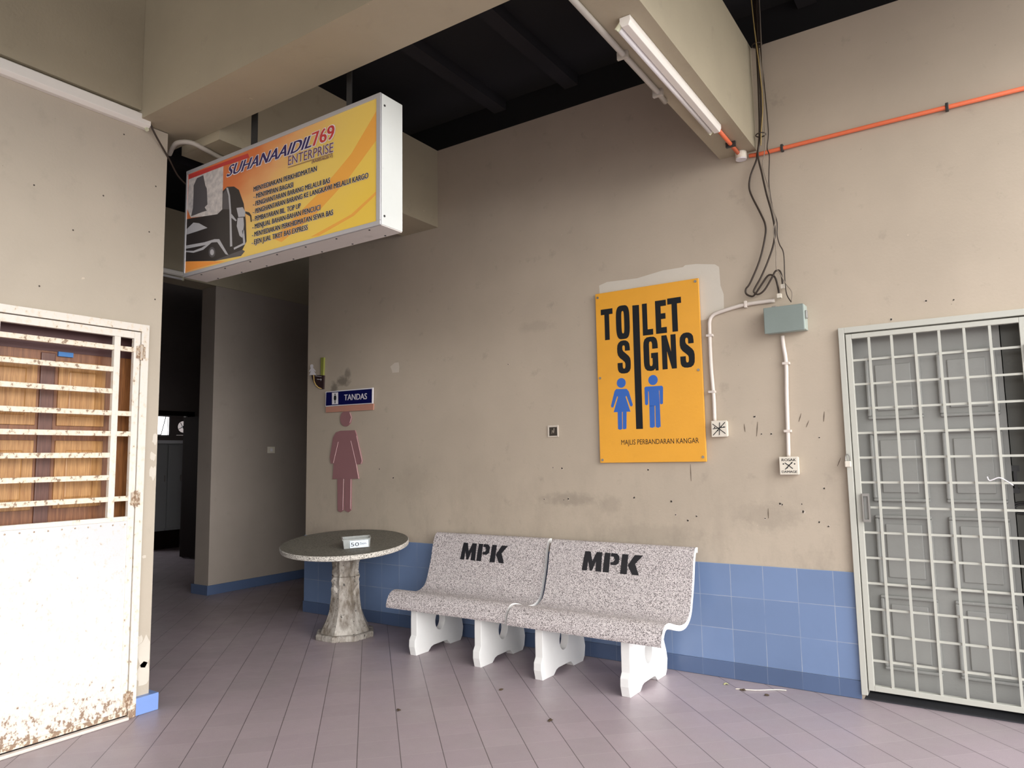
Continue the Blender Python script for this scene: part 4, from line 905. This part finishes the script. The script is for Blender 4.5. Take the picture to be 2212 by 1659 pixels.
batten('fluorescent_lamp', (-5.344, -1.6, 3.37), (-5.344, -.37, 3.37), (1, 0, 0), (0, 0, 1), .055, .045, 'distant white tube lamp on the corridor header, just past the left wall edge', (.03, 0, -.055))
# ================================================================ conduits
def saddles(parent, pts, axis_r, mat, horiz=False, plane='xz'):
    for p in pts:
        x, y, z = p; bm = bmesh.new()
        if horiz: box(bm, x-.008, x+.008, y-axis_r-.003, -.0005, z-.022, z+.022)
        else: box(bm, x-.022, x+.022, y-axis_r-.003, -.0005, z-.008, z+.008)
        obj('saddle', bm, mat, parent, bevel=.003)
oc = empty('orange_conduit', (.6, -.015, 3.3)); tag(oc, 'orange conduit running along the wall top to the junction box by the beam', 'conduit')
obj('pipe', tube(bmesh.new(), [(.455, -.016, 3.302), (.52, -.016, 3.298), (1.2, -.016, 3.303), (3.0, -.016, 3.303)], .0125, 12), M['orange'], oc, smooth=True)
saddles(oc, [(.66, -.016, 3.300), (1.55, -.016, 3.303), (2.4, -.016, 3.303)], .013, M['dark_metal'], True)
oc2 = empty('orange_conduit', (.4, -.25, 3.31)); tag(oc2, 'short orange conduit under the beam between lamp and junction box', 'conduit')
obj('pipe', tube(bmesh.new(), [(.40, -.055, 3.317), (.40, -.50, 3.317)], .0125, 12), M['orange'], oc2, smooth=True)
obj('clamp', bx(.37, .43, -.235, -.215, 3.300, 3.3315), M['dark_metal'], oc2)
jb = empty('junction_box', (.41, -.03, 3.3)); tag(jb, 'pale round junction box where the two orange conduits meet', 'junction box')
bm = bmesh.new(); cyl(bm, (.41, -.040, 3.3315), (.41, -.040, 3.285), .036, 20); obj('body', bm, M['plastic'], jb, bevel=.003)
bm = bmesh.new(); cyl(bm, (.41, -.040, 3.2849), (.41, -.040, 3.279), .034, 20); obj('cover', bm, M['white'], jb)
bp = empty('beam_conduit', (.28, -1.5, 3.31)); tag(bp, 'pale pipe along the lower left edge of the lamp beam', 'conduit')
obj('pipe', tube(bmesh.new(), [(.278, -2.077, 3.317), (.274, -1.10, 3.317), (.268, -.98, 3.316)], .0145, 12), M['beam_pipe'], bp, smooth=True)
obj('clamp', bx(.245, .30, -1.105, -1.085, 3.296, 3.3315), M['beam_pipe'], bp); obj('clamp', bx(.245, .30, -1.545, -1.53, 3.296, 3.3315), M['beam_pipe'], bp)
up = empty('side_beam_conduit', (-2.3, -2.0, 3.31)); tag(up, 'curved grey pipe under the beams behind the top left of the light box', 'conduit')
obj('pipe', tube(bmesh.new(), spline([(-2.54, -2.17, 3.32), (-2.48, -2.185, 3.345), (-2.41, -2.19, 3.355), (-2.335, -2.15, 3.348), (-2.325, -2.06, 3.333), (-2.35, -1.93, 3.330), (-2.36, -1.7, 3.330), (-2.36, -1.0, 3.330)]), .0145, 12), M['beam_pipe'], up, smooth=True)
c1_ = empty('white_conduit', (.14, -.02, 1.6)); tag(c1_, 'white conduit bending down from the grey box to the socket beside the yellow board', 'conduit')
obj('pipe', tube(bmesh.new(), spline([(x, -.018, z) for x, z in D['conduit_l'][:-1]], 5), .0125, 12), M['conduit'], c1_, smooth=True)
saddles(c1_, [(D['conduit_l'][3][0], -.018, 2.16), (.142, -.018, 1.79)], .013, M['conduit'])
saddles(c1_, [(.385, -.018, 2.334)], .013, M['conduit'], True)
c2_ = empty('white_conduit', (.6, -.02, 1.4)); tag(c2_, 'straight white conduit dropping below the grey box to the lower socket', 'conduit')
obj('pipe', tube(bmesh.new(), spline([(x, -.018, z) for x, z in D['conduit_r']], 5), .0125, 12), M['conduit'], c2_, smooth=True)
saddles(c2_, [(.61, -.018, 1.935), (.597, -.018, 1.52)], .013, M['conduit'])
# grey box
mb = empty('fuse_box', (.61, -.06, 2.12)); tag(mb, 'grey metal fuse box tilted on the wall between the two white conduits', 'fuse box')
def tiltz(bm, c, a):
    bm.transform(Matrix.Translation(c) @ Matrix.Rotation(a, 4, 'Y') @ Matrix.Translation(-Vector(c))); return bm
cc = Vector((.61, -.05, 2.22))
obj('body', bx(.513, .746, -.085, -.001, 2.125, 2.278), M['meter_side'], mb, bevel=.004)
obj('cover', bx(.510, .744, -.096, -.086, 2.118, 2.280), M['meter'], mb, bevel=.004)
obj('latch', bx(.747, .760, -.075, -.055, 2.19, 2.24), M['steel'], mb, bevel=.003); obj('latch', bx(.555, .585, -.075, -.055, 2.279, 2.290), M['steel'], mb, bevel=.003)
def socket(x0, x1, z0, z1, lab, scrib, dark):
    s = empty('wall_socket', ((x0+x1)/2, -.02, z0)); tag(s, lab, 'socket')
    obj('back_box', bx(x0, x1, -.034, -.0005, z0, z1), M['plastic'], s, bevel=.004)
    fpp = obj('face_plate', bx(x0-.003, x1+.003, -.042, -.0345, z0-.003, z1+.003), M['plastic'], s, bevel=.003)
    cx, cz = (x0+x1)/2, (z0+z1)/2; y = -.0425; w_ = (x1-x0)
    if scrib:
        put_text('handwriting', 'ROSAK', (x0+.012, z1-.024), (x1-.010, z1-.024), .016, y, M['ink'], fpp, 0, 0, .0012)
        put_text('handwriting', 'DAMAGE', (x0+.010, z0+.008), (x1-.008, z0+.008), .014, y, M['ink'], fpp, 0, 0, .0012)
    k = .022 if scrib else .040
    for (a, b) in (((cx-k, cz-k), (cx+k, cz+k)), ((cx-k, cz+k*.8), (cx+k, cz-k*.8))) + ((((cx-k, cz), (cx+k, cz+.01)), ((cx, cz-k), (cx+.006, cz+k))) if dark else ()):
        obj('pen_stroke', tube(bmesh.new(), [(a[0], y, a[1]), (b[0], y, b[1])], .0026, 6), M['ink'], fpp)
    for (dx, dz) in ((-.3, .1), (.32, .1), (-.1, -.12), (.15, .15), (0, .02)): 
        obj('pin_hole', flat([circ((cx+dx*w_, cz+dz*w_), .0045, 10)], y-.0002), M['sock_black'], fpp)
    return s
socket(.136, .232, 1.500, 1.598, 'scribbled wall socket right of the yellow board, under the bent conduit', False, True)
socket(.545, .650, 1.260, 1.362, 'pale wall socket with ROSAK written on it, under the straight conduit', True, False)
sh = empty('broken_switch_box', (-1.067, -.005, 1.54)); tag(sh, 'empty broken switch recess left of the yellow board', 'switch box')
x0, x1, z0, z1 = -1.108, -1.026, 1.540, 1.616
obj('rim', bx(x0-.005, x0+.006, -.008, -.0005, z0-.005, z1+.005, x1-.006, x1+.005, -.008, -.0005, z0-.005, z1+.005, x0, x1, -.008, -.0005, z0-.005, z0+.004, x0, x1, -.008, -.0005, z1-.008, z1+.006), M['chip'], sh, bevel=.002)
obj('recess', bx(x0+.006, x1-.006, -.003, -.0005, z0+.004, z1-.008), M['hole'], sh)
obj('wire_stub', tube(bmesh.new(), spline([(-1.08, -.004, 1.56), (-1.07, -.012, 1.585), (-1.06, -.012, 1.565), (-1.055, -.012, 1.60)]), .003, 6), M['cable_grey'], sh)
# ================================================================ cables
def cable(key, pts, r, mat, lab, grp=None):
    o = obj('cable', tube(bmesh.new(), spline(pts, 6), r, 8), mat, smooth=True); tag(o, lab, 'cable', grp); return o
def w3(P, y=-.03): return [(x, y, z) for x, z in P]
W = D['wires']
topA = [(.548, -.050, 4.44), (.545, -.046, 3.95), (.540, -.034, 3.70), (.530, -.030, 3.42)]
cable('A', topA+w3(W['A'], -.034), .0058, M['cable'], 'black cable looping furthest left in a wide loop above the grey fuse box')
cable('B', [(.563, -.060, 4.44), (.558, -.058, 3.95), (.556, -.052, 3.65), (.545, -.048, 3.42)]+w3(W['B'], -.048), .0058, M['cable'], 'black cable hanging straight then curling into the narrower loop above the fuse box')
cable('C', [(.575, -.075, 4.44), (.575, -.072, 4.0), (.585, -.062, 3.7), (.592, -.058, 3.42)]+w3(W['C'], -.062), .0034, M['cable'], 'thin dark wire falling on the right side into the fuse box top')
cable('D', [(.590, -.085, 4.44), (.585, -.082, 4.0), (.58, -.08, 3.6), (.575, -.078, 3.40)]+w3(W['D'], -.078), .0028, M['cable_grey'], 'thin grey wire winding beside the black cables and looping at the fuse box')
cable('E', [(.535, -.095, 4.44), (.55, -.093, 4.1), (.566, -.090, 3.85), (.575, -.088, 3.6), (.555, -.088, 3.4), (.55, -.09, 3.32)], .0036, M['cable_yellow'], 'thin yellowish wire in the cable bundle beside the concrete beam')
for (x, z, d) in ((.553, 4.0, 0), (.545, 3.40, 0)):
    bm = tube(bmesh.new(), [(x+.030*math.cos(2*math.pi*k/16), -.062+.030*math.sin(2*math.pi*k/16), z+.004*k/16) for k in range(17)], .004, 6)
    o = obj('cable_tie', bm, M['cable'], smooth=True); tag(o, 'dark tie round the cable bundle, %s' % ('upper one near the roof' if z > 3.8 else 'lower one just above the orange conduit'), 'cable tie')
for (x, z, lab) in ((.598, 2.355, 'small connector block on the lower left cable end at the fuse box'), (.623, 2.410, 'small connector block on the upper right cable end above the fuse box')):
    cb = obj('connector_block', bx(x-.013, x+.013, -.056, -.024, z-.014, z+.014), M['plastic'], bevel=.003); tag(cb, lab, 'connector')
cable('F', [(-2.398, -2.375, 3.395), (-2.41, -2.33, 3.34), (-2.45, -2.225, 3.25), (-2.50, -2.14, 3.19), (-2.524, -2.08, 3.165), (-2.524, -2.045, 3.15)], .0055, M['cable'], 'dark cable drooping from the left wall lamp to the light box')
# ================================================================ litter on the floor
random.seed(11)
LV = [(-.93, -.92, 'dry leaf bit in front of the second bench leg'), (-.42, -1.20, 'dry leaf bit on the floor in front of the right bench'), (.18, -.14, 'pale crumpled leaf by the skirting right of the right bench'), (.44, -.22, 'dry leaf bit below the blue tiles between bench and grille door'), (.30, -.20, 'small dry leaf beside the thin straw'), (-1.22, -1.5, 'small leaf bit alone on the open floor left of centre')]
for (x, y, lab) in LV:
    bm = bmesh.new(); n = 9; r = .016
    cv = bm.verts.new((x, y, .010)); rg = [bm.verts.new((x+r*random.uniform(.5, 1.4)*math.cos(2*math.pi*k/n), y+r*random.uniform(.5, 1.4)*math.sin(2*math.pi*k/n), .001+random.uniform(0, .007))) for k in range(n)]
    for k in range(n): bm.faces.new((cv, rg[k], rg[(k+1) % n]))
    o = obj('dry_leaf', bm, M['leaf_pale'] if 'pale' in lab else M['leaf']); tag(o, lab, 'leaf')
sw_ = obj('straw', tube(bmesh.new(), spline([(.26, -.20, .004), (.36, -.17, .004), (.47, -.10, .005), (.52, -.08, .004)]), .0028, 6), M['plastic']); tag(sw_, 'thin pale straw lying by the blue skirting', 'straw')
